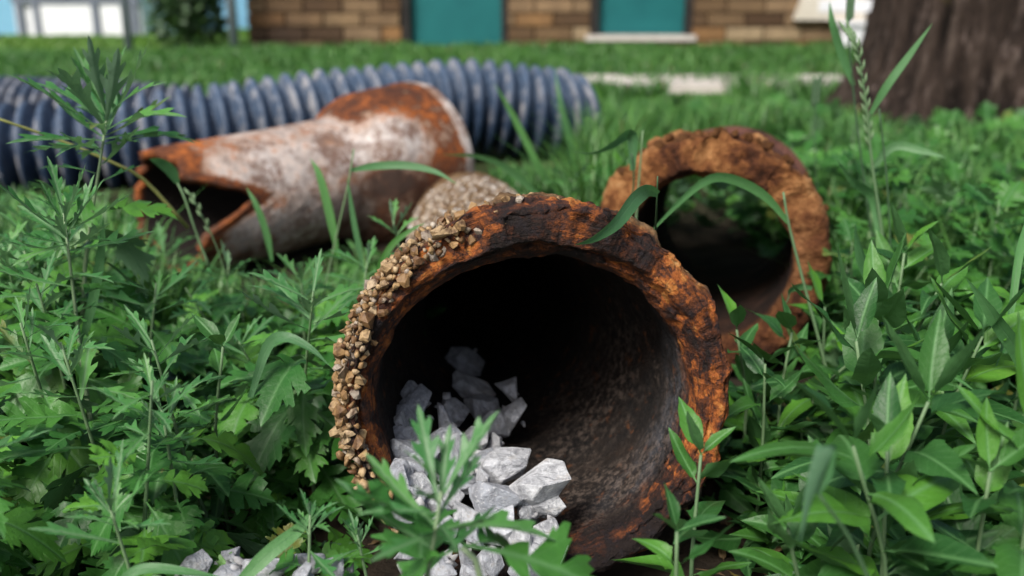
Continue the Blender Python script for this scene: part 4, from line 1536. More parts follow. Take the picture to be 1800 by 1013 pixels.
def goosefoot(loc, h, lean=(0, 0), pairs=5, size=0.06, label='', group=None, rs=None):
    rr = random.Random(rs if rs is not None else random.random())
    t = thing('goosefoot_plant', label, 'plant', loc, None, group)
    top = Vector((lean[0], lean[1], h))
    pts = catmull([Vector((0, 0, -0.015)), Vector((lean[0] * 0.3 + rr.uniform(-.1, .1) * h, lean[1] * 0.3 + rr.uniform(-.1, .1) * h, h * 0.5)), top], 9)
    stem_obj(pts, 0.0017, 0.0010, M['stem'], t)
    a0 = rr.uniform(0, 3.14)
    for i in range(pairs):
        u = 0.25 + 0.73 * (i + 0.5) / pairs
        p = pts[min(int(u * 8), 7)].lerp(pts[min(int(u * 8) + 1, 8)], u * 8 - int(u * 8))
        for k in (0, 1):
            az = a0 + i * 1.45 + k * math.pi + rr.uniform(-0.3, 0.3)
            el = R(0) + R(44) * u + rr.uniform(-0.3, 0.25)
            s = size * (1.05 - 0.35 * u) * rr.uniform(0.8, 1.15)
            obj('leaf', rr.choice(LEAF['lance']), t, p, leaf_quat(az, el, rr.uniform(-0.4, 0.4)), s)
    for k in range(2 + rr.randrange(2)):
        obj('leaf', rr.choice(LEAF['young']), t, pts[-1], leaf_quat(a0 + 0.7 + k * 2.3 + rr.uniform(-0.3, 0.3), R(50) + rr.uniform(-0.3, 0.3), rr.uniform(-0.4, 0.4)), size * rr.uniform(0.5, 0.85))
    return t


# ---- where plants may stand and how tall
TPIPE = [(C0.x + D0.x * s, C0.y + D0.y * s, outer_r(s) + 0.02) for s in np.linspace(0.0, 0.9, 26)]
CB = at(742, 282, 1.71)
TPIPE += [(CB.x - math.sin(R(45)) * s, CB.y - math.cos(R(45)) * s, 0.115) for s in np.linspace(0.0, 0.47, 14)]
CCOL = at(1240, 458, 1.05)
TPIPE += [(CCOL.x + math.sin(R(15.5)) * s, CCOL.y + math.cos(R(15.5)) * s, 0.13) for s in np.linspace(0.0, 0.42, 14)]
TP = np.array(TPIPE)
CORR = np.array([(-1.62, 1.93), (-1.0, 2.01), (-0.66, 2.11), (-0.40, 2.22), (-0.14, 2.32), (0.05, 2.36), (0.17, 2.38)])
CORR2 = np.array([(-2.2, 2.55), (-1.5, 2.52), (-1.0, 2.48), (-0.7, 2.48), (-0.42, 2.56), (-0.2, 2.66)])


def dist_poly(x, y, P):
    x, y = np.asarray(x, float), np.asarray(y, float)
    best = np.full(x.shape, 9.0)
    for a, b in zip(P[:-1], P[1:]):
        ab = b - a
        t = np.clip(((x - a[0]) * ab[0] + (y - a[1]) * ab[1]) / (ab @ ab), 0, 1)
        best = np.minimum(best, np.hypot(x - a[0] - t * ab[0], y - a[1] - t * ab[1]))
    return best


def blocked(x, y, pad=0.0):
    x, y = np.asarray(x, float), np.asarray(y, float)
    b = np.zeros(x.shape, bool)
    for (a, c, r) in TP:
        b |= np.hypot(x - a, y - c) < r + pad
    b |= dist_poly(x, y, CORR) < 0.10 + pad
    b |= dist_poly(x, y, CORR2) < 0.10 + pad
    return b


def y_lim(px, y):
    """highest photo row a plant standing at distance y may reach at column px"""
    px = np.asarray(px, float)
    left = np.interp(px, [-200, 0, 200, 245, 300, 440, 560, 640, 700, 760, 900, 1000], [310, 330, 330, 385, 445, 475, 475, 465, 440, 430, 380, 330])
    nearband = np.interp(px, [-200, 0, 300, 585, 606, 690, 1120, 1180, 1270, 1300, 1360, 1500, 1600, 1800, 2000], [340, 360, 440, 470, 860, 960, 1010, 830, 760, 610, 560, 490, 560, 560, 560])
    midband = np.interp(px, [-200, 0, 200, 245, 300, 440, 560, 640, 1010, 1050, 1290, 1440, 1470, 1540, 1800], [310, 330, 330, 385, 440, 470, 450, 430, 500, 560, 620, 500, 290, 270, 250])
    backband = np.interp(px, [-200, 0, 200, 300, 860, 880, 1000, 1100, 1250, 1390, 1450, 1540, 1800], [290, 310, 320, 330, 330, 235, 215, 190, 205, 240, 240, 228, 222])
    y = np.asarray(y, float)
    backband = np.where((y < 1.62) & (px > 420) & (px < 860), np.maximum(backband, 425), backband)
    far_ok = ((y > 1.75) & (px > 1010)) | ((y > 2.3) & (px > 960))
    backband = np.where((y < 2.28) & (px > 850) & (px < 1015), np.maximum(backband, 268), backband)
    backband = np.where(far_ok, np.interp(px, [960, 1400, 1500, 1560, 1800], [160, 158, 180, 190, 190]), backband)
    return np.where(y < 0.66, nearband, np.where(y < 1.10, midband, np.where(y < 1.36, np.where(px < 900, left, backband), backband)))


def poisson(x0, x1, y0, y1, d, n, seed):
    rr = random.Random(seed)
    out = []
    for _ in range(n):
        p = (rr.uniform(x0, x1), rr.uniform(y0, y1))
        if all((p[0] - q[0]) ** 2 + (p[1] - q[1]) ** 2 > d * d for q in out):
            out.append(p)
    return out


def fit_height(x, y, hmin, hmax, rr, spread=120):
    px, py, dd = proj(x, y, 0.0)
    lim = float(y_lim(px, y)) + 12 + rr.random() ** 1.5 * spread
    a, b = 0.0, hmax
    for _ in range(18):
        m = (a + b) / 2
        if proj(x, y, m)[1] > lim:
            a = m
        else:
            b = m
    return a if a >= hmin else None


ORD = ['leftmost', 'second', 'third', 'fourth', 'fifth', 'sixth', 'seventh', 'eighth', 'ninth', 'tenth', 'eleventh', 'twelfth', 'thirteenth', 'fourteenth', 'fifteenth', 'sixteenth']


def scatter_weeds():
    rr = random.Random(21)
    cand = poisson(-0.95, 1.25, 0.36, 1.75, 0.056, 6000, 33)
    zones = {}
    kept = []
    for x, y in cand:
        if bool(blocked(x, y, 0.012)):
            continue
        px, py, d = proj(x, y, 0.06)
        if px < -120 or px > 1920 or py > 1150:
            continue
        right = px > 1105 and y < 0.95
        if right and not (px > 1270 or (y < 0.60 and px > 1150)):
            continue
        if y < 0.60 and 660 < px < 1150:
            continue
        h = fit_height(x, y, 0.02, 0.20 if y < 1.2 else 0.16, rr)
        if h is None:
            continue
        zone = 'goose' if (px > 1100 and y < 0.86) else ('mug' if px < 1000 and y < 1.5 else ('herb' if y < 1.75 and px > 1380 else None))
        if zone is None:
            continue
        gap = 0.062 if zone == 'mug' and y < 0.95 else (0.060 if zone == 'goose' else 0.105)
        if any((x - a) ** 2 + (y - b) ** 2 < gap * gap for a, b in kept):
            continue
        kept.append((x, y))
        zones.setdefault(zone, []).append((x, y, h, px))
    beds = {'mug': ('mugwort weed', 'left of the pipes', 'mugwort weeds left of the pipes'), 'goose': ('goosefoot weed', 'right of the near pipe', 'goosefoot weeds right of the near pipe'),
            'herb': ('lobed green herb', 'below the tree', 'green herbs at the middle right')}
    rows = ['front', 'second', 'third', 'fourth', 'fifth', 'sixth', 'seventh', 'eighth', 'ninth', 'tenth']
    for zone, pl in zones.items():
        pl.sort(key=lambda p: p[1])
        per = 10
        nm, bed, grp = beds[zone]
        for r0 in range(0, len(pl), per):
            row = sorted(pl[r0:r0 + per], key=lambda p: p[3])
            for k, (x, y, h, px) in enumerate(row):
                look = 'tall' if h > 0.13 else ('low' if h < 0.06 else 'bushy')
                place = ORD[k] + ('' if k == 0 else ' from the left')
                lab = f'{look} {nm}, {place} in {rows[min(r0 // per, 9)]} row {bed}'
                lean = (rr.uniform(-0.04, 0.04), rr.uniform(-0.045, 0.015))
                z = float(ground_z(x, y))
                if zone == 'goose':
                    goosefoot((x, y, z), h, lean, 6 if h < 0.09 else 8, rr.uniform(0.054, 0.088), lab, grp, rr.random())
                elif zone == 'mug':
                    mugwort((x, y, z), h, lean, int(12 + h * 95), rr.uniform(0.048, 0.066) + 0.012 * (y > 0.65), lab, grp, rr.random(), True, 0.3, 'mug', 3)
                else:
                    mugwort((x, y, z), h, lean, int(6 + h * 40), rr.uniform(0.06, 0.085), lab, grp, rr.random(), True, 0.3, 'herb', 3)
    print('WEEDS', {k: len(v) for k, v in zones.items()})


scatter_weeds()


# ---- named weeds that stand out
def hero_mugwort(base, top, leaves, size, label, rs, **kw):
    """base and top are world points"""
    b = Vector(base)
    b.z = float(ground_z(b.x, b.y))
    tp = Vector(top)
    return mugwort(b, tp.z - b.z, (tp.x - b.x, tp.y - b.y), leaves, size, label, None, rs, True, **kw)


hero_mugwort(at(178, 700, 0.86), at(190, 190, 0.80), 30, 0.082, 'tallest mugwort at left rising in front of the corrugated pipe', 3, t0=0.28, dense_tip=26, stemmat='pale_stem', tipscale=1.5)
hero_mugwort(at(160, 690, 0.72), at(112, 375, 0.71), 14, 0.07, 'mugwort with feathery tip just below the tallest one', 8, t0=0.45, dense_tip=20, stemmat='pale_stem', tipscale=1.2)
hero_mugwort(at(782, 1180, 0.47), at(776, 865, 0.455), 13, 0.072, 'blurred mugwort sprig standing in front of the stone-filled mouth', 14, t0=0.42, dense_tip=11, stemmat='pale_stem', tipscale=1.2)
hero_mugwort(at(700, 520, 1.02), at(690, 385, 0.98), 8, 0.06, 'pale mugwort sprout beside the pebbled barrel', 15, t0=0.2, dense_tip=6)
hero_mugwort(at(570, 1100, 0.56), at(545, 905, 0.555), 6, 0.04, 'bright young mugwort tip by the left rim near the bottom', 18, t0=0.5, dense_tip=10)
hero_mugwort(at(225, 1120, 0.55), at(190, 880, 0.53), 11, 0.056, 'mugwort with pale stalks at the bottom left over dark soil', 19, t0=0.35, dense_tip=10)


hero_mugwort(at(655, 1130, 0.575), at(628, 940, 0.575), 8, 0.042, 'small mugwort sprout at the foot of the left rim', 27, t0=0.3, dense_tip=6)
hero_mugwort(at(330, 1000, 0.66), at(285, 720, 0.60), 12, 0.064, 'mugwort with a large pale-veined leaf facing forward in the left middle', 29, t0=0.4, dense_tip=6)


def hero_leaf_sprig():
    """the long leaf stalk that crosses the stones from the front mugwort"""
    t = bpy.data.objects
    base = at(905, 1150, 0.47)
    base.z = float(ground_z(base.x, base.y))
    p = thing('mugwort_plant', 'low front mugwort sprig whose lobed leaf lies across the white stones', 'plant', base)
    pts = [q - base for q in catmull([base, at(850, 1040, 0.465), at(812, 962, 0.46)], 7)]
    stem_obj(pts, 0.002, 0.0014, M['pale_stem'], p)
    rr = random.Random(4)
    tip = pts[-1]
    for (tx, ty, td, s, mm) in ((1120, 1000, 0.47, 0.088, 0), (640, 1000, 0.45, 0.055, 1), (940, 900, 0.48, 0.045, 2), (610, 850, 0.46, 0.06, 3)):
        tgt = at(tx, ty, td) - base
        v = tgt - tip
        q = Quaternion(leaf_quat(math.atan2(v.y, v.x), math.asin(v.z / v.length), 0.25))
        obj('leaf', LEAF['mug'][mm], p, tip, q, v.length)


hero_leaf_sprig()


def hero_goosefoot(bpx, bpy_, bd, tpx, tpy, td, pairs, size, label, rs):
    b = at(bpx, bpy_, bd)
    b.z = float(ground_z(b.x, b.y))
    tp = at(tpx, tpy, td)
    return goosefoot(b, max(0.03, tp.z - b.z), (tp.x - b.x, tp.y - b.y), pairs, size, label, None, rs)


hero_goosefoot(1500, 900, 0.66, 1505, 600, 0.63, 7, 0.084, 'tall goosefoot with a bright upright leaf right of the second pipe', 2)
hero_goosefoot(1240, 980, 0.60, 1232, 800, 0.575, 4, 0.052, 'goosefoot whose leaves lap over the right rim of the pipe mouth', 4)
hero_goosefoot(1395, 740, 0.84, 1392, 585, 0.81, 6, 0.06, 'bushy goosefoot hiding the lower right rim of the second pipe', 31)
hero_goosefoot(1340, 790, 0.76, 1345, 640, 0.74, 5, 0.055, 'goosefoot in the gap between the two rusty rims', 33)
hero_goosefoot(1445, 720, 0.92, 1450, 540, 0.90, 6, 0.06, 'goosefoot standing at the right foot of the second pipe', 35)
hero_goosefoot(1300, 760, 0.82, 1295, 580, 0.78, 3, 0.05, 'small goosefoot sprout in front of the second pipe opening', 6)
hero_goosefoot(1560, 1000, 0.56, 1560, 790, 0.53, 6, 0.074, 'goosefoot with lime-green paired leaves in the lower right', 9)
hero_goosefoot(1730, 1000, 0.55, 1740, 830, 0.52, 4, 0.06, 'goosefoot with one long upright stalk at the lower right edge', 11)
hero_goosefoot(1640, 800, 0.74, 1640, 650, 0.71, 6, 0.076, 'goosefoot with a narrow folded tip at the right', 13)
hero_goosefoot(1195, 1130, 0.52, 1190, 935, 0.51, 3, 0.045, 'slim goosefoot with a folded upright leaf before the pipe floor', 17)
hero_goosefoot(395, 760, 0.72, 392, 610, 0.70, 3, 0.045, 'lone goosefoot with upright oval leaves among the mugwort', 21)
hero_goosefoot(1400, 1010, 0.53, 1385, 930, 0.51, 4, 0.058, 'low goosefoot with drooping broad leaves at the bottom right', 23)


for k_, (px_, y_, top_, lab_) in enumerate((
        (1475, 1.30, 300, 'herb with spreading lobed leaves right beside the ochre collar'),
        (1530, 1.55, 285, 'herb standing close under the left edge of the tree trunk'),
        (1600, 1.20, 350, 'bright lobed herb behind the seeding grass stem'),
        (1660, 1.70, 275, 'tall herb directly before the foot of the trunk'),
        (1720, 1.35, 300, 'leafy herb in the middle of the right edge patch'),
        (1785, 1.15, 335, 'herb cut by the right edge of the picture below the trunk'),
        (1560, 1.02, 430, 'herb with round lobed leaves behind the tall goosefoot'),
        (1700, 0.98, 440, 'pale herb behind the wide upright grass blade'))):
    x_ = (px_ - 900) / FPX * (y_ * FW.y - CAM_H * FW.z)
    a_, b_ = 0.0, 0.4
    for _ in range(18):
        m_ = (a_ + b_) / 2
        a_, b_ = (m_, b_) if proj(x_, y_, m_)[1] > top_ else (a_, m_)
    mugwort((x_, y_, float(ground_z(x_, y_))), a_, (0.02, -0.03), 18, 0.085, lab_, None, 200 + k_, True, 0.35, 'herb', 5)


# ---- tall single grasses
def ribbon(pts, width, n=16, keel=0.25, twist=0.0, side=None, blunt=0.0):
    c = catmull(pts, n)
    V, F, UV = [], [], []
    prev = None
    for i, p in enumerate(c):
        u = i / (n - 1)
        tdir = (c[min(i + 1, n - 1)] - c[max(i - 1, 0)]).normalized()
        view = (CAMP - p).normalized() if side is None else Vector(side)
        s = tdir.cross(view)
        if s.length < 1e-3:
            s = prev or Vector((1, 0, 0))
        s.normalize()
        if prev is not None and s.dot(prev) < 0:
            s = -s
        prev = s.copy()
        nn = s.cross(tdir)
        a = twist * u
        s2 = s * math.cos(a) + nn * math.sin(a)
        n2 = s2.cross(tdir)
        w = width / 2 * max(0.03, min(1, 0.45 + 2.2 * u)) * (1 - max(0, (u - 0.45) / 0.55) ** 1.7)
        V += [p - s2 * w, p - n2 * (keel * w), p + s2 * w]
        UV += [(u, 0.1), (u, 0.5), (u, 0.9)]
        if i:
            b = (i - 1) * 3
            F += [(b, b + 1, b + 4, b + 3), (b + 1, b + 2, b + 5, b + 4)]
    return V, F, UV


def grass_plant(label, stem=None, blades=(), mat='blade', stem_mat='stem', r=0.0013, seed_head=None, group=None, dry=None):
    first = (stem or blades[0][0])[0]
    base = at(*first)
    t = thing('tall_grass', label, 'grass plant', base, None, group)
    if stem:
        pts = [at(*p) - base for p in stem]
        stem_obj(catmull(pts, 12), r, r * 0.6, M[stem_mat], t, 6)
    for bl in blades:
        pts, w = bl[0], bl[1]
        tw = bl[2] if len(bl) > 2 else 0.3
        V, F, UV = ribbon([at(*p) for p in pts], w, 18, 0.3, tw)
        obj('blade', mesh_from('blade', [v - base for v in V], F, M[bl[3] if len(bl) > 3 else mat], True, None, UV), t)
    if seed_head:
        pts = [at(*p) - base for p in seed_head[0]]
        c = catmull(pts, seed_head[1])
        parts = []
        for i, p in enumerate(c):
            d = (c[min(i + 1, len(c) - 1)] - c[max(i - 1, 0)]).normalized()
            sgn = 1 if i % 2 else -1
            e = p + d * seed_head[2] + Vector((sgn * seed_head[2] * 0.35, 0, 0))
            parts.append(tube([p, p.lerp(e, 0.5) + Vector((sgn * 0.0006, 0, 0)), e], [0.0005, seed_head[3], 0.0003], 5))
        V, F = join(*parts)
        obj('seed_head', mesh_from('seed_head', V, F, M[seed_head[4] if len(seed_head) > 4 else 'stem']), t)
    return t


grass_plant('tall grass stem with a long blade arching over the second pipe opening', [(1462, 690, .90), (1440, 600, .89), (1408, 480, .88), (1386, 392, .87), (1377, 338, .865)],
            [([(1386, 392, .87), (1345, 345, .86), (1290, 316, .85), (1245, 316, .84), (1190, 360, .83), (1115, 440, .82)], .0085, 0.6), ([(1428, 507, .885), (1405, 505, .88), (1388, 512, .875), (1386, 525, .87), (1374, 541, .865)], .0075, 2.2)], r=.0017)
grass_plant('grass stem with a curled blade hanging over the top of the rim', [(1148, 560, .86), (1150, 455, .80), (1154, 370, .72), (1156, 310, .70)],
            [([(1158, 342, .70), (1140, 336, .675), (1118, 350, .65), (1085, 392, .625), (1045, 420, .612), (1010, 431, .605)], .0098, 0.9)], stem_mat='dark_stem', r=.001)
grass_plant('dark grass stem with a twisted pale blade tip left of the second pipe', [(1100, 520, 1.0), (1104, 410, .96), (1114, 320, .93), (1110, 270, .92)],
            [([(1112, 300, .925), (1112, 255, .92), (1107, 236, .915), (1075, 256, .90), (1040, 270, .89), (1001, 266, .88)], .011, 1.6)], stem_mat='dark_stem')
grass_plant('grass stem beside the ochre rim pointing straight up', [(1112, 470, 1.0), (1120, 360, .99), (1130, 230, .97)], r=.0013)
grass_plant('broad folded grass blade standing behind the tall goosefoot', None, [([(1650, 760, .84), (1612, 640, .82), (1570, 545, .80), (1520, 470, .79), (1506, 420, .785), (1504, 392, .78)], .0145, 1.3)])
grass_plant('tall seeding grass with a green spike in front of the tree trunk', [(1578, 600, 1.0), (1552, 420, .98), (1532, 280, .96), (1522, 180, .945), (1505, 80, .93), (1488, 50, .93)],
            [([(1545, 420, .98), (1535, 350, .975), (1500, 320, .96), (1470, 280, .95)], .010, .8), ([(1530, 200, .945), (1560, 150, .93), (1600, 95, .92), (1640, 40, .91)], .0075, .4)], r=.0017, seed_head=([(1530, 260, .96), (1522, 180, .945), (1508, 90, .93), (1490, 52, .93)], 26, .012, .0016))
grass_plant('dark foxtail spike at the top edge left of the trunk', [(1545, 500, 1.1), (1510, 250, 1.08), (1492, 70, 1.06), (1494, 25, 1.06)], [([(1500, 150, 1.07), (1478, 90, 1.06), (1463, 40, 1.05), (1458, 2, 1.05)], .009, .5)],
            stem_mat='dark_stem', seed_head=([(1493, 40, 1.06), (1495, 8, 1.06), (1497, -20, 1.06)], 26, .010, .0026, 'dark_stem'))
grass_plant('grass blade with a dry yellow tip lying level before the trunk', None, [([(1530, 300, 1.0), (1570, 258, .99), (1620, 265, .98), (1664, 278, .97)], .009, .3)])
grass_plant('thin dark grass stem with a small seed tip before the trunk', [(1440, 400, 1.4), (1432, 250, 1.38), (1434, 175, 1.37)], stem_mat='dark_stem', seed_head=([(1432, 190, 1.375), (1436, 150, 1.37)], 12, .014, .004, 'dark_stem'))
grass_plant('wide upright grass blade at the right edge', None, [([(1830, 740, .70), (1800, 640, .68), (1748, 560, .66), (1698, 488, .65)], .011, .3)])
grass_plant('thin pale crossing grass blade at the right edge', None, [([(1835, 330, .78), (1796, 430, .74), (1775, 560, .72), (1746, 662, .70)], .006, .9)], 'blade')
grass_plant('dark upright grass stem at the right edge of the herbs', [(1560, 620, 1.02), (1566, 500, 1.0), (1560, 330, .98), (1545, 190, .97)], stem_mat='dark_stem', r=.0014)
grass_plant('yellow-green grass stalk leaning across the corrugated pipe at left', [(330, 400, 1.0), (255, 318, .96), (195, 285, .93), (100, 245, .90), (-30, 200, .86)], [], stem_mat='straw', r=.0021)
grass_plant('grass stem with a level blade crossing the pale pipe', [(560, 560, 1.10), (588, 430, 1.08), (612, 325, 1.05), (622, 262, 1.04)],
            [([(614, 300, 1.05), (660, 292, 1.03), (715, 291, 1.02), (765, 302, 1.01), (805, 325, 1.0)], .0082, .4), ([(640, 480, 1.05), (622, 390, 1.04), (610, 310, 1.03)], .006, .3)], r=.0014)
grass_plant('short upright grass blade before the middle of the pale pipe', None, [([(592, 440, 1.12), (580, 380, 1.11), (562, 310, 1.10), (545, 278, 1.10)], .0095, .3)])
grass_plant('curved upright grass blade before the broken pipe end', None, [([(478, 460, 1.12), (468, 410, 1.11), (450, 360, 1.10), (432, 328, 1.10)], .0075, .3)])
grass_plant('bent grass stem crossing the black opening of the broken pipe', [(368, 470, 1.02), (345, 410, 1.01), (325, 350, 1.0), (312, 322, 1.0)], [([(312, 322, 1.0), (300, 300, .99), (280, 285, .98), (262, 280, .97)], .011, .4)], r=.0017)
grass_plant('seeding grass with tiny spikelets before the broken pipe', [(400, 490, 1.05), (375, 420, 1.04), (350, 370, 1.03), (335, 340, 1.03)], seed_head=([(372, 412, 1.04), (352, 372, 1.03), (337, 345, 1.03)], 7, .010, .0018), r=.0008)
grass_plant('arching grass blade between the bell and the pebbled barrel', None, [([(990, 400, 1.30), (940, 340, 1.28), (890, 295, 1.26), (840, 275, 1.24), (775, 272, 1.22)], .009, .5)])
grass_plant('upright grass blade against the cut end of the corrugated pipe', None, [([(965, 330, 1.62), (935, 270, 1.6), (900, 200, 1.58), (868, 145, 1.56)], .011, .3)])
grass_plant('grass blade rising past the cut pipe end', None, [([(1005, 290, 1.75), (1000, 240, 1.72), (985, 180, 1.70), (975, 120, 1.70)], .011, .3)])
grass_plant('pale blurred grass tip hanging close in front of the goosefoot', [(1545, 1060, .43), (1495, 950, .425), (1440, 870, .42)], [([(1432, 868, .42), (1446, 830, .418), (1452, 786, .415), (1425, 860, .412), (1405, 962, .41)], .0085, .9)], stem_mat='dark_stem', r=.0012)
grass_plant('long grass blade crossing the spilled stones at the bottom left', None, [([(405, 1040, .545), (470, 975, .55), (525, 930, .56), (556, 890, .57)], .0085, .3)])
grass_plant('broad grass blade with a brown tip drooping left of the pebbled rim', None, [([(440, 700, .72), (470, 610, .72), (500, 592, .715), (545, 612, .71), (582, 646, .705)], .008, .7)])
grass_plant('young yellow-green grass blade bending towards the pebbled barrel', None, [([(660, 520, .92), (668, 470, .91), (690, 430, .905), (722, 405, .90), (748, 392, .90)], .006, .4)], 'herb')
grass_plant('long dark strap blade lying low at the bottom left', None, [([(200, 1030, .54), (250, 1000, .54), (330, 1005, .54), (400, 1018, .54)], .006, .9)])
grass_plant('upright strap blade in the mugwort at far left', None, [([(140, 620, .78), (165, 520, .77), (178, 440, .76), (182, 380, .75)], .0075, .3)])


# ---- undergrowth, rough grass and lawn (nobody could count these)
def leaf_stuff(name, label, pts, kinds, size, tilt, seed, mat):
    rr = random.Random(seed)
    src = [mesh_arrays(m) for k in kinds for m in LEAF[k]]
    SV, ST, SU, SR, off = [], [], [], [], 0
    for (x, y, z) in pts:
        v, tr, uv = src[rr.randrange(len(src))]
        q = leaf_quat(rr.uniform(0, 6.28), rr.gauss(0.25, tilt), rr.gauss(0, tilt))
        mtx = np.array(q.to_matrix()) * (size * rr.uniform(0.6, 1.25))
        SV.append(v @ mtx.T + np.array((x, y, z)))
        ST.append(tr + off)
        SU.append(uv)
        SR.append(np.full(len(v), rr.random() * 0.85))
        off += len(v)
    m = tri_mesh(name, np.concatenate(SV), np.concatenate(ST), mat, {'rnd': np.concatenate(SR)}, np.concatenate(SU))
    tag(obj(name, m), label, None, None, 'stuff')


def undergrowth():
    rr = random.Random(77)
    L, Rr_, Hh = [], [], []
    for _ in range(60000):
        x, y = rr.uniform(-1.0, 1.25), rr.uniform(0.36, 1.9)
        px, py, d = proj(x, y, 0.02)
        if px < -200 or px > 2000 or py > 1200:
            continue
        if bool(blocked(np.array([x]), np.array([y]), 0.015)[0]):
            continue
        if y < 0.62 and 560 < px < 1130:
            if rr.random() > 0.6:
                continue
        if px > 900 and px < 1330 and y > 1.05:
            continue
        lim = float(y_lim(px, y)) + 40
        z = rr.uniform(0.003, 0.055) * (0.6 if px < 640 and y < 0.7 else 1)
        if proj(x, y, z + 0.03)[1] < lim:
            continue
        if px > 1100 and y < 0.86:
            if len(Rr_) < 1000:
                Rr_.append((x, y, z))
        elif px < 1100 and y < 1.5:
            if len(L) < 2300:
                L.append((x, y, z))
        elif len(Hh) < 1700:
            Hh.append((x, y, z))
        if len(L) >= 2300 and len(Rr_) >= 1000 and len(Hh) >= 1700:
            break
    for _ in range(9000):
        x, y = rr.uniform(-1.5, 1.7), rr.uniform(0.2, 1.7)
        px, py, d = proj(x, y, 0.02)
        if d < 0.12 or not (-900 < px < -90 or 1890 < px < 2900 or (1130 < py < 1700 and not 620 < px < 1180)):
            continue
        if bool(blocked(np.array([x]), np.array([y]), 0.02)[0]) or math.hypot(x, y) < 0.3:
            continue
        q = (x, y, rr.uniform(0.005, 0.085 if y > 0.45 else 0.04))
        (L if x < 0 else (Rr_ if y < 0.9 else Hh)).append(q)
    leaf_stuff('weed_undergrowth', 'dense low mugwort undergrowth left of the pipes', L, ['mug'], 0.045, 0.45, 1, M['mugwort'])
    leaf_stuff('weed_undergrowth', 'dense low goosefoot undergrowth at the lower right', Rr_, ['lance'], 0.05, 0.45, 2, M['goosefoot'])
    leaf_stuff('weed_undergrowth', 'dense low green herbs at the right below the trunk', Hh, ['herb'], 0.055, 0.45, 3, M['herb'])


undergrowth()


def grass_field(name, label, x0, x1, y0, y1, n, hr, wr, mat, seed, limit=True, bend=0.5):
    g = np.random.default_rng(seed)
    y = y0 + (y1 - y0) * g.random(n)
    half = 0.66 * y + 0.25
    x = (g.random(n) * 2 - 1) * half
    ok = (x > x0) & (x < x1) & ~blocked(x, y, 0.0)
    ok &= ~((np.abs(x - 1.36) < 0.36) & (np.abs(y - 2.98) < 0.36))
    ok &= ~((y > 3.65) & (y < 4.03) & (x > 0.1) & (g.random(n) > 0.10 + 0.6 * (vnoise(np.stack([x * 6, y * 2, x * 0], -1), 3) > 0.25)))
    ok &= ~((y > 5.9) & (x > -1.6))
    ok &= ~((x > 0.2) & (x < 0.60) & (y > 1.4) & (y < 2.0))
    x, y = x[ok], y[ok]
    n = len(x)
    clump = fbm(np.stack([x * 5, y * 5, x * 0], -1), 3, seed)
    h = (hr[0] + (hr[1] - hr[0]) * g.random(n)) * (1 + 0.45 * clump)
    h = h * np.interp(y, [2.7, 4.0, 6.0], [1.0, 0.62, 0.40])
    h = np.where((x > 0.0) & (y > 2.75) & (y <= 3.25), h * 0.55, h)
    h = np.where((x > 0.0) & (y > 3.25) & (y < 3.7), h * (0.22 + 0.75 * (vnoise(np.stack([x * 6, y * 2, x * 0], -1), 8) > 0.4)), h)
    z = ground_z(x, y) - 0.004
    if limit:
        px, py, d = proj(x, y, 0 * x)
        lim = y_lim(px, y) + 8 + np.where(y > 1.36, 90 * g.random(n), 60 * g.random(n) ** 2)
        _, ptop, _ = proj(x, y, h)
        hmax = np.maximum(0.0, (py - lim) / FPX * d * 1.02)
        h = np.minimum(h, hmax)
        keep = h > 0.012
        x, y, z, h, clump = x[keep], y[keep], z[keep], h[keep], clump[keep]
        n = len(x)
    az = g.random(n) * 6.283
    bd = bend * h * (0.3 + g.random(n))
    w = (wr[0] + (wr[1] - wr[0]) * g.random(n)) * np.clip(1 + (y - 2) * 0.10, 1, 2)
    dx, dy = np.cos(az), np.sin(az)
    sx, sy = -dy, dx
    lev = [(0, 0, 0.7), (0.40, 0.16, 1.0), (0.75, 0.52, 0.75), (0.95, 1.0, 0.0)]
    V = []
    for (t, b, ww) in lev[:3]:
        for sg in (-1, 1):
            V.append(np.stack([x + dx * bd * b + sg * sx * w * ww / 2, y + dy * bd * b + sg * sy * w * ww / 2, z + h * t], -1))
    t, b, ww = lev[3]
    V.append(np.stack([x + dx * bd * b, y + dy * bd * b, z + h * t], -1))
    V = np.stack(V, 1).reshape(-1, 3)
    base = (np.arange(n) * 7)[:, None]
    T = np.array([[0, 1, 3], [0, 3, 2], [2, 3, 5], [2, 5, 4], [4, 5, 6]])
    T = (base[:, None, :] + T[None]).reshape(-1, 3)
    rnd = np.clip(0.45 + 0.35 * clump + 0.28 * g.standard_normal(n), 0, 1)
    rnd = np.where(g.random(n) < 0.012, 1.0, np.minimum(rnd, 0.96))
    m = tri_mesh(name, V, T, M[mat], {'rnd': np.repeat(rnd, 7)})
    tag(obj(name, m), label, None, None, 'stuff')


grass_field('rough_grass', 'long rough grass around the pipes', -3, 3, 1.05, 3.3, 60000, (0.05, 0.16), (0.0025, 0.0055), 'grass', 5, True, 0.8)
grass_field('rough_grass', 'tall soft grass behind the pipes and before the path', -0.5, 0.80, 1.3, 3.25, 56000, (0.09, 0.22), (0.003, 0.006), 'grass', 15, True, 0.7)
grass_field('grass', 'green lawn grass between the pipes and the brick building', -7, 7, 2.75, 6.0, 90000, (0.05, 0.12), (0.004, 0.008), 'grass', 6, False, 0.7)
grass_field('grass', 'yellow-green mown lawn running up to the crest at far left', -12, -1.2, 5.9, 8.6, 40000, (0.04, 0.08), (0.006, 0.010), 'lawn', 7, False, 0.7)


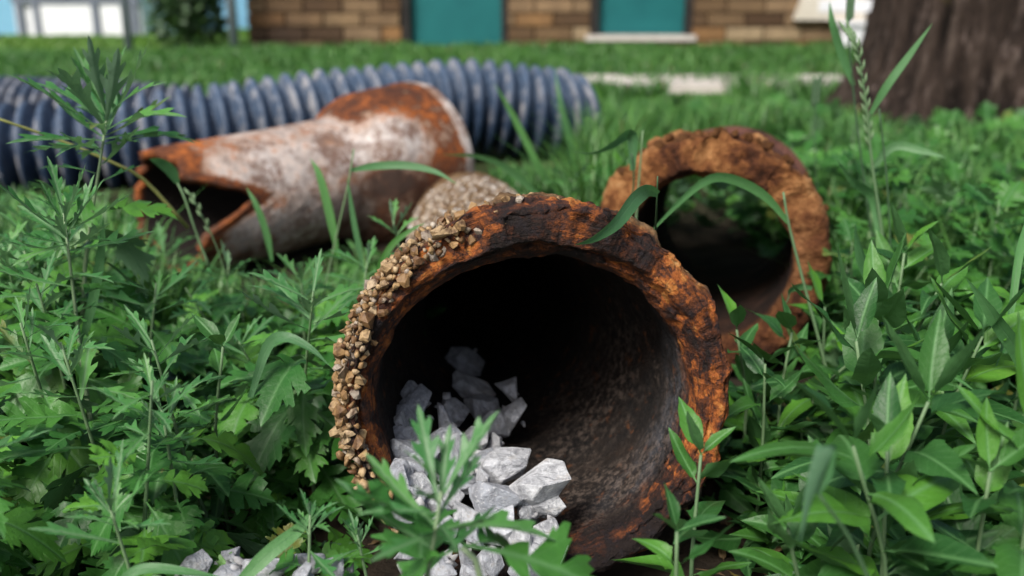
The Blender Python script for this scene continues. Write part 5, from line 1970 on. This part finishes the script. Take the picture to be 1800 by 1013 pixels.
# broad weed leaves mixed into the rough grass, out of focus
def back_weeds():
    rr = random.Random(91)
    pts = []
    while len(pts) < 2100:
        x, y = rr.uniform(-0.3, 2.2), rr.uniform(1.35, 3.2)
        if abs(x) > 0.62 * y + 0.1 or bool(blocked(np.array([x]), np.array([y]), 0.02)[0]):
            continue
        z = rr.uniform(0.01, 0.085)
        px, py, d = proj(x, y, z + 0.05)
        if py < float(y_lim(px, y)) or (px < 1300 and rr.random() < 0.88):
            continue
        if math.hypot(x - 1.36, y - 2.98) < 0.36:
            continue
        pts.append((x, y, z))
    leaf_stuff('weed_patch', 'out-of-focus leafy weeds in the grass before the tree trunk', pts, ['herb', 'mug'], 0.06, 0.5, 9, M['herb'])


back_weeds()


def back_of_collar():
    rr = random.Random(63)
    pts = []
    while len(pts) < 170:
        x, y = rr.uniform(0.18, 0.62), rr.uniform(1.48, 1.80)
        if bool(blocked(np.array([x]), np.array([y]), 0.0)[0]):
            continue
        pts.append((x, y, rr.uniform(0.02, 0.16)))
    for _ in range(330):  # unseen leaf layer, added to shade the weeds beneath it
        pts.append((rr.uniform(0.16, 0.66), rr.uniform(1.46, 1.9), rr.uniform(0.12, 0.15)))
    pts = [p for p in pts if proj(p[0], p[1], p[2] + 0.03)[1] > 250]
    leaf_stuff('weed_patch', 'leafy weeds behind the far collar opening and a leaf layer added to shade them', pts, ['herb'], 0.05, 0.5, 31, M['mugwort'])


back_of_collar()


def litter():
    rr = random.Random(70)
    pts = []
    while len(pts) < 420:
        x, y = rr.uniform(-0.45, 0.45), rr.uniform(0.38, 0.8)
        if bool(blocked(np.array([x]), np.array([y]), -0.03)[0]):
            continue
        pts.append((x, y, float(ground_z(x, y)) + rr.uniform(0.002, 0.012)))
    leaf_stuff('leaf_litter', 'dry brown leaf litter on the soil under the weeds', pts, ['tip', 'lance'], 0.024, 0.25, 4, M['litter'])


litter()


# bush by the steel post
def build_bush():
    x, y = at(362, 80, 6.0).x, 5.7
    t = thing('dark_bush', 'dark green bush between the two steel posts', 'bush', (x, y + 0.15, 0))
    rr = random.Random(44)
    parts = []
    for i in range(7):
        a = rr.uniform(0, 6.28)
        e = Vector((math.cos(a) * 0.22, math.sin(a) * 0.2, rr.uniform(0.4, 0.9)))
        parts.append(tube(catmull([Vector((0, 0, -0.03)), e * 0.5 + Vector((0, 0, 0.1)), e], 6), list(np.linspace(0.014, 0.004, 6)), 6))
    V, F = join(*parts)
    obj('stem', mesh_from('stem', V, F, M['bark'], True, {'ridge': np.full(len(V), 0.5)}), t)
    SV, ST, SR, off = [], [], [], 0
    for i in range(5200):
        v = Vector((rr.gauss(0, 1), rr.gauss(0, 1), rr.gauss(0, 1))).normalized() * rr.random() ** 0.35
        q = Vector((v.x * 0.29 * (1 + 0.25 * math.sin(5 * v.z)), v.y * 0.25, 0.44 + v.z * 0.50))
        if vnoise(np.array([[q.x * 9, q.y * 9, q.z * 9]]), 3)[0] < -0.25:
            continue
        u = Vector((rr.gauss(0, 1), rr.gauss(0, 1), rr.gauss(0, 0.6))).normalized() * 0.03
        w = u.cross(Vector((rr.gauss(0, 1), rr.gauss(0, 1), rr.gauss(0, 1)))).normalized() * 0.016
        SV += [q - u, q + w, q + u, q - w]
        ST += [(off, off + 1, off + 2), (off, off + 2, off + 3)]
        SR += [rr.random()] * 4
        off += 4
    obj('foliage', tri_mesh('foliage', np.array([tuple(v) for v in SV]), ST, M['crown'], {'rnd': SR}, np.tile([[0, .5], [.5, 1], [1, .5], [.5, 0]], (off // 4, 1))), t)


build_bush()
